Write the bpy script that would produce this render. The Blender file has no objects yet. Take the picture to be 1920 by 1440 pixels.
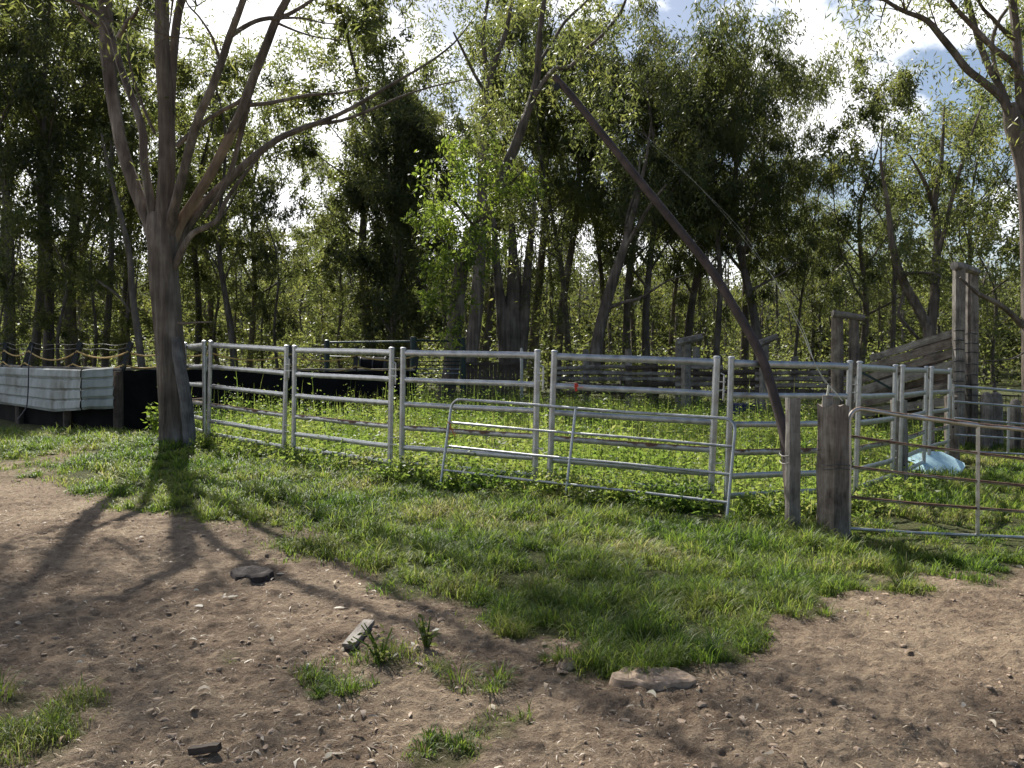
import bpy, math, random
import numpy as np
from mathutils import Vector, Matrix

# ------------------------------------------------------------------ camera, world, sun
scene = bpy.context.scene
COL = scene.collection
F, CX, CY = 1600.0, 960.0, 720.0          # focal length and centre in pixels of a 1920 wide picture
EYE = 1.72
cam_d = bpy.data.cameras.new("camera"); cam = bpy.data.objects.new("camera", cam_d); COL.objects.link(cam)
cam_d.sensor_width = 36.0; cam_d.lens = 36.0 * F / 1920.0
cam_d.clip_start = 0.05; cam_d.clip_end = 3000
PITCH, ROLL = math.atan(52 / F), math.radians(0.7)
M3 = (Matrix.Rotation(math.radians(90) - PITCH, 3, 'X') @ Matrix.Rotation(ROLL, 3, 'Z'))
cam.matrix_world = Matrix.Translation((0, 0, EYE)) @ M3.to_4x4()
scene.camera = cam
MN = np.array(M3)

SUN_EL = math.radians(43)
SUN_AZ = math.atan2(-0.40, 0.917)
world = bpy.data.worlds.new("World"); scene.world = world; world.use_nodes = True
wt = world.node_tree; wt.nodes.clear()
wout = wt.nodes.new("ShaderNodeOutputWorld"); bg = wt.nodes.new("ShaderNodeBackground")
sky = wt.nodes.new("ShaderNodeTexSky"); sky.sky_type = 'NISHITA'; sky.sun_disc = False
sky.sun_elevation = SUN_EL; sky.sun_rotation = SUN_AZ; sky.dust_density = 1.5
tc = wt.nodes.new("ShaderNodeTexCoord"); sep = wt.nodes.new("ShaderNodeSeparateXYZ")
wn = wt.nodes.new("ShaderNodeTexNoise"); wn.inputs["Scale"].default_value = 2.6; wn.inputs["Detail"].default_value = 9
wn.inputs["Roughness"].default_value = 0.56
wmap = wt.nodes.new("ShaderNodeMapping"); wmap.inputs["Location"].default_value = (0.35, 0.1, 0.2); wmap.inputs["Scale"].default_value = (1, 1, 1.5)
m1 = wt.nodes.new("ShaderNodeMath"); m1.operation = 'MULTIPLY_ADD'; m1.inputs[1].default_value = -0.30
my = wt.nodes.new("ShaderNodeMath"); my.operation = 'MULTIPLY_ADD'; my.inputs[1].default_value = 0.24
mz = wt.nodes.new("ShaderNodeMath"); mz.operation = 'MULTIPLY_ADD'; mz.inputs[1].default_value = -0.22
ramp = wt.nodes.new("ShaderNodeValToRGB"); ramp.color_ramp.elements[0].position = 0.585; ramp.color_ramp.elements[1].position = 0.635
mixw = wt.nodes.new("ShaderNodeMixRGB"); mixw.inputs[2].default_value = (15.0, 15.1, 15.4, 1)
L = wt.links.new
L(tc.outputs["Generated"], wmap.inputs[0]); L(wmap.outputs[0], wn.inputs["Vector"]); L(tc.outputs["Generated"], sep.inputs[0])
L(sep.outputs[0], m1.inputs[0]); L(wn.outputs[0], m1.inputs[2]); L(sep.outputs[1], my.inputs[0]); L(m1.outputs[0], my.inputs[2]); L(sep.outputs[2], mz.inputs[0]); L(my.outputs[0], mz.inputs[2]); L(mz.outputs[0], ramp.inputs[0])
L(ramp.outputs[0], mixw.inputs[0]); L(sky.outputs[0], mixw.inputs[1]); L(mixw.outputs[0], bg.inputs[0])
bg.inputs[1].default_value = 0.065
L(bg.outputs[0], wout.inputs[0])

sun_d = bpy.data.lights.new("sun", 'SUN'); sun_d.energy = 5.0; sun_d.angle = math.radians(0.53); sun_d.color = (1.0, 0.955, 0.87)
sun = bpy.data.objects.new("sun", sun_d); COL.objects.link(sun)
svec = Vector((math.sin(SUN_AZ) * math.cos(SUN_EL), math.cos(SUN_AZ) * math.cos(SUN_EL), math.sin(SUN_EL)))
sun.rotation_euler = svec.to_track_quat('Z', 'Y').to_euler(); sun.location = (0, 0, 40)
scene.view_settings.view_transform = 'Standard'; scene.view_settings.look = 'None'
scene.view_settings.exposure = 0.84; scene.view_settings.gamma = 1.0

# ------------------------------------------------------------------ helpers
rng = np.random.default_rng(7)
rnd = random.Random(11)


def P(px, py, d):
    """the point at depth d (metres along +Y) seen at pixel (px, py)"""
    D = M3 @ Vector(((px - CX) / F, -(py - CY) / F, -1.0))
    return Vector((0, 0, EYE)) + D * (d / D.y)


def proj(X, Y, Z):
    p = np.stack([np.asarray(X, float), np.asarray(Y, float), np.asarray(Z, float) - EYE], -1) @ MN   # = M^T p
    w = np.maximum(-p[..., 2], 1e-3)
    return CX + F * p[..., 0] / w, CY - F * p[..., 1] / w


def W(px, d, z):
    """the point in picture column px at depth d with height z"""
    X = (px - CX) / F * d
    for _ in range(3):
        _, y = proj(X, d, z)
        X = P(px, float(y), d).x
    return Vector((X, d, z))


def vnoise(x, y, seed=0):
    x = np.asarray(x, float); y = np.asarray(y, float)
    xi = np.floor(x).astype(np.int64); yi = np.floor(y).astype(np.int64)
    fx = x - xi; fy = y - yi
    fx = fx * fx * (3 - 2 * fx); fy = fy * fy * (3 - 2 * fy)

    def h(a, b):
        n = (a * 374761393 + b * 668265263 + seed * 974634777) & 0xFFFFFFFF
        n = ((n ^ (n >> 13)) * 1274126177) & 0xFFFFFFFF
        n = n ^ (n >> 16)
        return (n & 0xFFFF) / 65535.0
    return (h(xi, yi) * (1 - fx) + h(xi + 1, yi) * fx) * (1 - fy) + (h(xi, yi + 1) * (1 - fx) + h(xi + 1, yi + 1) * fx) * fy


def fbm(x, y, seed=0, octv=4):
    s = 0; a = 0.5
    for o in range(octv):
        s = s + a * vnoise(x * 2 ** o, y * 2 ** o, seed + o); a *= 0.5
    return s


def sstep(a, b, x):
    t = np.clip((x - a) / (b - a), 0, 1); return t * t * (3 - 2 * t)


def T(X, Y):
    """terrain height, without the fine clods"""
    X = np.asarray(X, float); Y = np.asarray(Y, float)
    z = 0.13 * np.exp(-(((X + 6.2) / 2.6) ** 2 + ((Y - 15) / 2.4) ** 2))
    z = z - 0.026 * np.clip(X, 0, 10) * sstep(4, 8, Y)
    z = z + 0.05 * (fbm(X * 0.5, Y * 0.5, 3, 3) - 0.45) * sstep(2, 6, Y)
    z = z + 22 * sstep(70, 260, Y) + 0.0 * X
    return z


def G(px, py):
    """the point of the terrain seen at a pixel"""
    z = 0.0
    for _ in range(8):
        D = M3 @ Vector(((px - CX) / F, -(py - CY) / F, -1.0))
        t = (z - EYE) / D.z
        p = Vector((0, 0, EYE)) + D * t
        z = float(T(p.x, p.y))
    return Vector((p.x, p.y, z))


def onground(px, d):
    p = W(px, d, 0.0); z = float(T(p.x, p.y)); p = W(px, d, z); p.z = float(T(p.x, p.y)); return p


def raw_mesh(name, V, loops, counts, uv=None, smooth=None):
    me = bpy.data.meshes.new(name)
    V = np.ascontiguousarray(V, np.float32); loops = np.ascontiguousarray(loops, np.int32); counts = np.ascontiguousarray(counts, np.int32)
    me.vertices.add(len(V)); me.vertices.foreach_set("co", V.ravel())
    me.loops.add(len(loops)); me.loops.foreach_set("vertex_index", loops)
    me.polygons.add(len(counts))
    st = np.zeros(len(counts), np.int32); st[1:] = np.cumsum(counts)[:-1]
    me.polygons.foreach_set("loop_start", st)
    if smooth is not None:
        me.polygons.foreach_set("use_smooth", np.full(len(counts), bool(smooth)))
    if uv is not None:
        lay = me.uv_layers.new(name="UVMap"); lay.data.foreach_set("uv", np.ascontiguousarray(uv, np.float32).ravel())
    me.update(calc_edges=True)
    return me


def link(name, me, mat, parent=None, loc=(0, 0, 0)):
    o = bpy.data.objects.new(name, me); COL.objects.link(o); o.location = loc
    if mat is not None:
        me.materials.clear(); me.materials.append(mat)
    if parent is not None:
        o.parent = parent
    return o


def tag(o, label=None, cat=None, group=None, kind=None):
    if label: o['label'] = label
    if cat: o['category'] = cat
    if group: o['group'] = group
    if kind: o['kind'] = kind
    return o


def thing(name, loc, label, cat, group=None, rz=0.0):
    o = bpy.data.objects.new(name, None); COL.objects.link(o); o.location = loc; o.rotation_euler = (0, 0, rz)
    o.empty_display_size = 0.2
    return tag(o, label, cat, group)


def copy_tree(o, parent=None):
    c = o.copy(); COL.objects.link(c); c.parent = parent
    for ch in list(o.children):
        copy_tree(ch, c)
    return c


class MB:
    """collects tubes, boxes and sheets of one part"""
    def __init__(s):
        s.V = []; s.L = []; s.C = []; s.U = []; s.n = 0

    def add(s, V, faces, uvs=None):
        V = np.asarray(V, float); s.V.append(V)
        for f in faces:
            s.L.extend([i + s.n for i in f]); s.C.append(len(f))
            for i in f:
                s.U.append(tuple(uvs[i]) if uvs is not None else (V[i][0], V[i][2]))
        s.n += len(V)

    def tube(s, pts, rad, n=8, squash=(1, 1), cap=True, rough=0.0, seed=0, up=None):
        pts = [Vector(p) for p in pts]; k = len(pts)
        if not hasattr(rad, '__len__'): rad = [rad] * k
        rr = np.random.default_rng(seed + 5)
        t = [(pts[min(i + 1, k - 1)] - pts[max(i - 1, 0)]).normalized() for i in range(k)]
        ref = Vector(up) if up else (Vector((0, 1, 0)) if abs(t[0].y) < 0.9 else Vector((0, 0, 1)))
        a = (ref - t[0] * ref.dot(t[0])).normalized()
        V = []; UV = []; ln = 0.0
        prof = 1 + rough * (rr.random(n) - 0.5) * 1.2
        for i in range(k):
            if i: ln += (pts[i] - pts[i - 1]).length
            a = (a - t[i] * a.dot(t[i])).normalized(); b = t[i].cross(a)
            for j in range(n):
                th = 2 * math.pi * j / n
                r = rad[i] * prof[j] * (1 + rough * (rr.random() - 0.5) * 0.5)
                V.append(pts[i] + a * (math.cos(th) * r * squash[0]) + b * (math.sin(th) * r * squash[1]))
                UV.append((min(j, n - j) / n * 2 * math.pi * max(rad), ln))
        Fc = []
        for i in range(k - 1):
            for j in range(n):
                j2 = (j + 1) % n
                Fc.append((i * n + j, i * n + j2, (i + 1) * n + j2, (i + 1) * n + j))
        if cap:
            Fc.append(tuple(range(n - 1, -1, -1))); Fc.append(tuple((k - 1) * n + j for j in range(n)))
        s.add([tuple(v) for v in V], Fc, UV)

    def beam(s, a, b, w, h, up=(0, 0, 1), jit=0.0, seg=1, seed=0):
        """a sawn board from a to b, w across and h high"""
        a = Vector(a); b = Vector(b); d = (b - a); ln = d.length; d.normalize(); up = Vector(up)
        up = (up - d * up.dot(d)).normalized(); sd = d.cross(up); rr = random.Random(seed)
        V = []; UV = []
        for i in range(seg + 1):
            c = a + d * (ln * i / seg); c = c + up * (rr.uniform(-1, 1) * jit) + sd * (rr.uniform(-1, 1) * jit)
            for q, (x, y) in enumerate(((-1, -1), (1, -1), (1, 1), (-1, 1))):
                V.append(c + sd * (x * w / 2) + up * (y * h / 2)); UV.append(((x + y) * 0.5 * h + 0.13 * q, ln * i / seg))
        Fc = [(3, 2, 1, 0), (4 * seg, 4 * seg + 1, 4 * seg + 2, 4 * seg + 3)]
        for i in range(seg):
            o = 4 * i
            for q in range(4):
                q2 = (q + 1) % 4; Fc.append((o + q, o + q2, o + 4 + q2, o + 4 + q))
        s.add([tuple(v) for v in V], Fc, UV)

    def build(s, name, mat, parent=None, origin=None, smooth=True, loc=(0, 0, 0)):
        V = np.concatenate(s.V)
        if origin is not None: V = V - np.array(origin)
        elif parent is not None and parent.parent is None: V = V - np.array(parent.location)
        elif parent is not None: V = V - np.array(parent.parent.location)
        me = raw_mesh(name, V, s.L, s.C, s.U, smooth)
        if smooth: me.set_sharp_from_angle(angle=math.radians(42))
        return link(name, me, mat, parent, loc)


# ------------------------------------------------------------------ materials
def newmat(name):
    m = bpy.data.materials.new(name); m.use_nodes = True; nt = m.node_tree
    b = nt.nodes["Principled BSDF"]
    return m, nt, b


def nd(nt, typ, **kw):
    n = nt.nodes.new(typ)
    for k, v in kw.items():
        if k in n.inputs: n.inputs[k].default_value = v
        else: setattr(n, k, v)
    return n


def ramp_node(nt, stops):
    r = nt.nodes.new("ShaderNodeValToRGB"); cr = r.color_ramp
    while len(cr.elements) < len(stops): cr.elements.new(0.5)
    for e, (p, c) in zip(cr.elements, stops):
        e.position = p; e.color = (*c, 1)
    return r


def leaf_mat(name, stops, trans, tfac=0.42, rough=0.42, spec=0.5):
    m, nt, b = newmat(name); l = nt.links.new
    g = nd(nt, "ShaderNodeNewGeometry"); r = ramp_node(nt, stops); l(g.outputs["Random Per Island"], r.inputs[0])
    b.inputs["Roughness"].default_value = rough; b.inputs["Specular IOR Level"].default_value = spec
    tcn = nd(nt, "ShaderNodeTexCoord"); nz = nd(nt, "ShaderNodeTexNoise", Scale=.9, Detail=3.0); l(tcn.outputs["Object"], nz.inputs["Vector"])
    hv = ramp_node(nt, [(.34, (.72, .78, .74)), (.5, (1, 1, 1)), (.66, (1.38, 1.26, 1.05))]); l(nz.outputs[0], hv.inputs[0])
    tr = nd(nt, "ShaderNodeBsdfTranslucent"); r2 = ramp_node(nt, trans); l(g.outputs["Random Per Island"], r2.inputs[0])
    for src, dst in ((r, b.inputs["Base Color"]), (r2, tr.inputs[0])):       # noise varies brightness and warmth from patch to patch
        mu = nd(nt, "ShaderNodeMixRGB", blend_type='MULTIPLY'); mu.inputs[0].default_value = 1.0
        l(src.outputs[0], mu.inputs[1]); l(hv.outputs[0], mu.inputs[2]); l(mu.outputs[0], dst)
    mx = nd(nt, "ShaderNodeMixShader"); mx.inputs[0].default_value = tfac
    out = nt.nodes["Material Output"]; l(b.outputs[0], mx.inputs[1]); l(tr.outputs[0], mx.inputs[2]); l(mx.outputs[0], out.inputs[0])
    return m


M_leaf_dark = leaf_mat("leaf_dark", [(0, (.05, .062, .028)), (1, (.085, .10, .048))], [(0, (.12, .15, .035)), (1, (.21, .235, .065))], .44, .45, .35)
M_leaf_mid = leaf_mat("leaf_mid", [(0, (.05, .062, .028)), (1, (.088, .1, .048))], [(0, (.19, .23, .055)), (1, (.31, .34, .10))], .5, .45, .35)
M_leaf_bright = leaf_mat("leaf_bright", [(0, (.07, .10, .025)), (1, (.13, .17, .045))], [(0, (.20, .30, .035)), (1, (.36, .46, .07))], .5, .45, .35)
M_far = leaf_mat("far_leaf", [(0, (.034, .042, .02)), (1, (.07, .08, .04))], [(0, (.10, .12, .032)), (1, (.19, .205, .062))], .45, .7, .1)


def grass_material(name, c1, c2, nscale, rough):
    m, nt, b = newmat(name); l = nt.links.new
    g = nd(nt, "ShaderNodeNewGeometry"); tcn = nd(nt, "ShaderNodeTexCoord")
    n = nd(nt, "ShaderNodeTexNoise", Scale=nscale, Detail=4.0); l(tcn.outputs["Object"], n.inputs["Vector"])
    ad = nd(nt, "ShaderNodeMath", operation='MULTIPLY_ADD'); ad.inputs[1].default_value = 0.55; l(g.outputs["Random Per Island"], ad.inputs[0])
    sc = nd(nt, "ShaderNodeMath", operation='MULTIPLY_ADD'); sc.inputs[1].default_value = 1.7; sc.inputs[2].default_value = -0.6
    l(n.outputs[0], sc.inputs[0]); l(sc.outputs[0], ad.inputs[2])
    r = ramp_node(nt, c1)
    l(ad.outputs[0], r.inputs[0]); l(r.outputs[0], b.inputs["Base Color"]); b.inputs["Roughness"].default_value = rough; b.inputs["Specular IOR Level"].default_value = .22
    tr = nd(nt, "ShaderNodeBsdfTranslucent")
    r2 = ramp_node(nt, c2); l(ad.outputs[0], r2.inputs[0]); l(r2.outputs[0], tr.inputs[0])
    mx = nd(nt, "ShaderNodeMixShader"); mx.inputs[0].default_value = .48
    l(b.outputs[0], mx.inputs[1]); l(tr.outputs[0], mx.inputs[2]); l(mx.outputs[0], nt.nodes["Material Output"].inputs[0])
    return m


M_grass = grass_material("grass_blade", [(0.05, (.042, .085, .018)), (.46, (.085, .135, .027)), (.78, (.16, .175, .05)), (1.0, (.36, .30, .15))], [(0.05, (.11, .22, .024)), (.46, (.22, .33, .04)), (.78, (.34, .38, .08)), (1, (.46, .40, .18))], .75, .5)
M_weed = grass_material("weed_leaf", [(0.05, (.04, .075, .02)), (.5, (.08, .125, .032)), (.8, (.13, .17, .05)), (1.0, (.22, .22, .09))], [(0.05, (.15, .26, .04)), (.5, (.30, .41, .07)), (.8, (.43, .49, .11)), (1, (.46, .43, .17))], .8, .5)


def bark_mat(name, c0, c1, c2, zs=0.16, scale=7.0, bump=.5):
    m, nt, b = newmat(name); l = nt.links.new
    t = nd(nt, "ShaderNodeTexCoord"); mp = nd(nt, "ShaderNodeMapping"); mp.inputs["Scale"].default_value = (1, 1, zs)
    l(t.outputs["Object"], mp.inputs[0])
    n1 = nd(nt, "ShaderNodeTexNoise", Scale=scale, Detail=7.0, Roughness=.65); l(mp.outputs[0], n1.inputs["Vector"])
    n2 = nd(nt, "ShaderNodeTexNoise", Scale=1.7, Detail=3.0); l(t.outputs["Object"], n2.inputs["Vector"])
    n3 = nd(nt, "ShaderNodeTexNoise", Scale=scale * 5, Detail=4.0); l(mp.outputs[0], n3.inputs["Vector"])
    r = ramp_node(nt, [(.30, c0), (.52, c1), (.72, c2)])
    a = nd(nt, "ShaderNodeMath", operation='MULTIPLY_ADD'); a.inputs[1].default_value = .55; l(n2.outputs[0], a.inputs[0])
    s = nd(nt, "ShaderNodeMath", operation='MULTIPLY_ADD'); s.inputs[1].default_value = .75; s.inputs[2].default_value = -.15; l(n1.outputs[0], s.inputs[0]); l(s.outputs[0], a.inputs[2])
    l(a.outputs[0], r.inputs[0]); l(r.outputs[0], b.inputs["Base Color"]); b.inputs["Roughness"].default_value = .85
    b.inputs["Specular IOR Level"].default_value = .25
    sm = nd(nt, "ShaderNodeMath", operation='ADD'); l(n1.outputs[0], sm.inputs[0]); l(n3.outputs[0], sm.inputs[1])
    bp = nd(nt, "ShaderNodeBump", Strength=bump, Distance=.03); l(sm.outputs[0], bp.inputs["Height"]); l(bp.outputs[0], b.inputs["Normal"])
    return m


M_bark = bark_mat("gum_bark", (.05, .039, .032), (.15, .120, .098), (.31, .265, .225), .09, 9.0, .9)
M_bark_pale = bark_mat("pale_gum_bark", (.07, .056, .045), (.17, .138, .112), (.32, .262, .21))
M_bark_dark = bark_mat("dark_bark", (.04, .034, .028), (.125, .102, .085), (.25, .21, .178))
M_bark_peel = bark_mat("orange_peeled_bark", (.13, .095, .072), (.27, .195, .135), (.38, .29, .21), .1, 6.0, .4)


def wood_mat(name, c0, c1, c2, cracks=True):
    m, nt, b = newmat(name); l = nt.links.new
    t = nd(nt, "ShaderNodeTexCoord"); mp = nd(nt, "ShaderNodeMapping"); mp.inputs["Scale"].default_value = (24, 2.2, 1)
    l(t.outputs["UV"], mp.inputs[0])
    oi = nd(nt, "ShaderNodeObjectInfo"); l(oi.outputs["Random"], mp.inputs["Location"])
    n1 = nd(nt, "ShaderNodeTexNoise", Scale=1.0, Detail=8.0, Roughness=.78, Distortion=.6); l(mp.outputs[0], n1.inputs["Vector"])
    n2 = nd(nt, "ShaderNodeTexNoise", Scale=3.5, Detail=6.0, Roughness=.65); l(t.outputs["Object"], n2.inputs["Vector"])
    a = nd(nt, "ShaderNodeMath", operation='MULTIPLY_ADD'); a.inputs[1].default_value = .75; l(n2.outputs[0], a.inputs[0])
    s = nd(nt, "ShaderNodeMath", operation='MULTIPLY_ADD'); s.inputs[1].default_value = .8; s.inputs[2].default_value = -.27; l(n1.outputs[0], s.inputs[0]); l(s.outputs[0], a.inputs[2])
    r = ramp_node(nt, [(.32, c0), (.5, c1), (.70, c2)]); l(a.outputs[0], r.inputs[0]); l(r.outputs[0], b.inputs["Base Color"])
    b.inputs["Roughness"].default_value = .8; b.inputs["Specular IOR Level"].default_value = .3
    bp = nd(nt, "ShaderNodeBump", Strength=.7, Distance=.012); l(n1.outputs[0], bp.inputs["Height"]); l(bp.outputs[0], b.inputs["Normal"])
    return m


M_wood = wood_mat("weathered_timber", (.06, .05, .043), (.21, .186, .162), (.37, .34, .305))
M_wood_dark = wood_mat("dark_timber", (.03, .023, .018), (.075, .058, .047), (.13, .105, .09))
M_wood_brown = wood_mat("brown_timber", (.055, .042, .034), (.18, .145, .118), (.32, .275, .235))


def galv_mat(name, rust=0.0, base=(.43, .435, .44)):
    m, nt, b = newmat(name); l = nt.links.new
    t = nd(nt, "ShaderNodeTexCoord")
    n1 = nd(nt, "ShaderNodeTexNoise", Scale=9.0, Detail=5.0); l(t.outputs["Object"], n1.inputs["Vector"])
    r = ramp_node(nt, [(.3, tuple(c * .72 for c in base)), (.7, tuple(min(1, c * 1.25) for c in base))]); l(n1.outputs[0], r.inputs[0])
    rr = ramp_node(nt, [(.3, (.3, .3, .3)), (.7, (.46, .46, .46))]); l(n1.outputs[0], rr.inputs[0])
    b.inputs["Metallic"].default_value = .75
    if rust > 0:
        g = nd(nt, "ShaderNodeNewGeometry"); sp = nd(nt, "ShaderNodeSeparateXYZ"); l(g.outputs["Normal"], sp.inputs[0])
        n2 = nd(nt, "ShaderNodeTexNoise", Scale=2.6, Detail=6.0, Roughness=.65); l(t.outputs["Object"], n2.inputs["Vector"])
        k = nd(nt, "ShaderNodeMath", operation='MULTIPLY_ADD'); k.inputs[1].default_value = .28; l(sp.outputs[2], k.inputs[0]); l(n2.outputs[0], k.inputs[2])
        msk = ramp_node(nt, [(.70 - rust * .3, (0, 0, 0)), (.80 - rust * .3, (1, 1, 1))]); l(k.outputs[0], msk.inputs[0])
        mc = nd(nt, "ShaderNodeMixRGB"); l(msk.outputs[0], mc.inputs[0]); l(r.outputs[0], mc.inputs[1])
        n3 = nd(nt, "ShaderNodeTexNoise", Scale=24.0, Detail=5.0); l(t.outputs["Object"], n3.inputs["Vector"])
        rc = ramp_node(nt, [(.35, (.075, .04, .026)), (.65, (.20, .105, .06))]); l(n3.outputs[0], rc.inputs[0]); l(rc.outputs[0], mc.inputs[2])
        l(mc.outputs[0], b.inputs["Base Color"])
        iv = nd(nt, "ShaderNodeMath", operation='MULTIPLY_ADD'); iv.inputs[1].default_value = -.7; iv.inputs[2].default_value = .75; l(msk.outputs[0], iv.inputs[0]); l(iv.outputs[0], b.inputs["Metallic"])
        mr = nd(nt, "ShaderNodeMixRGB"); mr.inputs[2].default_value = (.85, .85, .85, 1); l(msk.outputs[0], mr.inputs[0]); l(rr.outputs[0], mr.inputs[1]); l(mr.outputs[0], b.inputs["Roughness"])
    else:
        l(r.outputs[0], b.inputs["Base Color"]); l(rr.outputs[0], b.inputs["Roughness"])
    bp = nd(nt, "ShaderNodeBump", Strength=.05, Distance=.004); l(n1.outputs[0], bp.inputs["Height"]); l(bp.outputs[0], b.inputs["Normal"])
    return m


M_galv = galv_mat("galvanised_steel")
M_galv_rust = galv_mat("rust_topped_steel", .55)
M_gate_rust = galv_mat("rusty_gate_pipe", .95, (.34, .34, .34))
M_gate = galv_mat("gate_pipe", .30, (.52, .50, .47))


def plain(name, c, rough=.7, metal=0.0, var=.35, scale=6.0, bump=.2, spec=.4):
    m, nt, b = newmat(name); l = nt.links.new
    t = nd(nt, "ShaderNodeTexCoord"); n = nd(nt, "ShaderNodeTexNoise", Scale=scale, Detail=6.0, Roughness=.6); l(t.outputs["Object"], n.inputs["Vector"])
    r = ramp_node(nt, [(.3, tuple(x * (1 - var) for x in c)), (.7, tuple(min(1, x * (1 + var)) for x in c))]); l(n.outputs[0], r.inputs[0]); l(r.outputs[0], b.inputs["Base Color"])
    b.inputs["Roughness"].default_value = rough; b.inputs["Metallic"].default_value = metal; b.inputs["Specular IOR Level"].default_value = spec
    bp = nd(nt, "ShaderNodeBump", Strength=bump, Distance=.01); l(n.outputs[0], bp.inputs["Height"]); l(bp.outputs[0], b.inputs["Normal"])
    return m


M_rust = plain("dark_rusted_steel", (.058, .040, .034), .75, .1, .5, 7.0)
M_black = plain("black_rubber", (.008, .008, .009), .85, 0, .6, 2.5, .5, .12)
M_black_wood = plain("black_painted_post", (.02, .022, .022), .6)
M_green_steel = plain("dark_green_steel", (.018, .035, .033), .45, .2)
M_rope = plain("yellow_rope", (.50, .34, .13), .85, 0, .25, 40)
M_wire = plain("grey_wire", (.14, .135, .13), .6, .4)
M_green_rail = plain("grey_green_rail", (.10, .13, .125), .6, .1)
M_white_wire = plain("pale_wire", (.40, .40, .34), .7, .1)
M_iron = bark_mat("old_corrugated_iron", (.22, .21, .17), (.43, .45, .44), (.56, .58, .57), .25, 3.0, .15)
M_blue = plain("pale_blue_paint", (.52, .74, .78), .45, 0, .08, 4)
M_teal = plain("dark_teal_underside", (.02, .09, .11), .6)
M_bluetub = plain("dark_blue_plastic", (.025, .03, .12), .45)
M_orange = plain("orange_twine", (.65, .22, .08), .8)
M_red = plain("red_plastic", (.6, .05, .02), .5)
M_dung = plain("dark_dung", (.035, .026, .023), .9, 0, .5, 14, .9)
M_dryclod = plain("dry_dung", (.33, .245, .175), .95, 0, .5, 16, 1.0)
M_bluegrey = plain("grey_rubber", (.05, .05, .055), .6)


def ground_material():
    m, nt, b = newmat("ground"); l = nt.links.new
    t = nd(nt, "ShaderNodeTexCoord"); at = nd(nt, "ShaderNodeAttribute", attribute_name="grass_mask")
    n1 = nd(nt, "ShaderNodeTexNoise", Scale=.9, Detail=6.0, Roughness=.6); l(t.outputs["Object"], n1.inputs["Vector"])
    n2 = nd(nt, "ShaderNodeTexNoise", Scale=13.0, Detail=8.0, Roughness=.72); l(t.outputs["Object"], n2.inputs["Vector"])
    n3 = nd(nt, "ShaderNodeTexNoise", Scale=70.0, Detail=5.0, Roughness=.7); l(t.outputs["Object"], n3.inputs["Vector"])
    a = nd(nt, "ShaderNodeMath", operation='MULTIPLY_ADD'); a.inputs[1].default_value = .55; l(n1.outputs[0], a.inputs[0])
    s = nd(nt, "ShaderNodeMath", operation='MULTIPLY_ADD'); s.inputs[1].default_value = .6; s.inputs[2].default_value = -.08; l(n2.outputs[0], s.inputs[0]); l(s.outputs[0], a.inputs[2])
    r = ramp_node(nt, [(.29, (.115, .078, .056)), (.42, (.26, .19, .134)), (.55, (.40, .305, .215)), (.70, (.55, .44, .32))]); l(a.outputs[0], r.inputs[0])
    mul = nd(nt, "ShaderNodeMixRGB", blend_type='MULTIPLY'); mul.inputs[0].default_value = .42
    r3 = ramp_node(nt, [(.34, (.34, .31, .29)), (.56, (1.14, 1.12, 1.08))]); l(n3.outputs[0], r3.inputs[0]); l(r.outputs[0], mul.inputs[1]); l(r3.outputs[0], mul.inputs[2])
    gr = ramp_node(nt, [(.3, (.045, .055, .02)), (.5, (.085, .095, .032)), (.7, (.15, .14, .06))]); l(n2.outputs[0], gr.inputs[0])
    mx = nd(nt, "ShaderNodeMixRGB"); l(at.outputs["Fac"], mx.inputs[0]); l(mul.outputs[0], mx.inputs[1]); l(gr.outputs[0], mx.inputs[2])
    l(mx.outputs[0], b.inputs["Base Color"]); b.inputs["Roughness"].default_value = .95; b.inputs["Specular IOR Level"].default_value = .15
    ad = nd(nt, "ShaderNodeMath", operation='MULTIPLY_ADD'); ad.inputs[1].default_value = .34; l(n3.outputs[0], ad.inputs[0]); l(n2.outputs[0], ad.inputs[2])
    bp = nd(nt, "ShaderNodeBump", Strength=1.0, Distance=.10); l(ad.outputs[0], bp.inputs["Height"]); l(bp.outputs[0], b.inputs["Normal"])
    return m


M_ground = ground_material()
M_litter = leaf_mat("dead_leaf", [(0, (.12, .075, .05)), (.45, (.30, .22, .155)), (.8, (.46, .39, .30)), (1, (.62, .57, .48))], [(0, (.2, .13, .08)), (1, (.4, .33, .22))], .15, .6)
M_clod = plain("soil_clod", (.35, .265, .195), .95, 0, .45, 7, .5, .15)

# ------------------------------------------------------------------ grass and dirt mask, the yard outline
EDGE = np.array([(-900, 930), (-200, 905), (0, 890), (60, 884), (110, 904), (150, 934), (250, 962), (340, 975), (430, 992), (520, 1030), (600, 1065), (680, 1090), (780, 1125), (900, 1170),
                 (960, 1212), (1030, 1240), (1200, 1262), (1300, 1252), (1400, 1225), (1440, 1195), (1455, 1165), (1520, 1150), (1620, 1115), (1720, 1085), (1800, 1068), (1920, 1052), (2300, 1035), (3200, 1020)], float)
PATCH = [(625, 1275, 85, 32, 1.0), (930, 1365, 72, 34, .8), (825, 1415, 85, 36, 1.0), (40, 1370, 150, 75, .9), (150, 1320, 60, 40, .6), (740, 1245, 130, 26, .55), (890, 1282, 80, 20, .6), (430, 1235, 20, 12, .5)]


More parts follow.
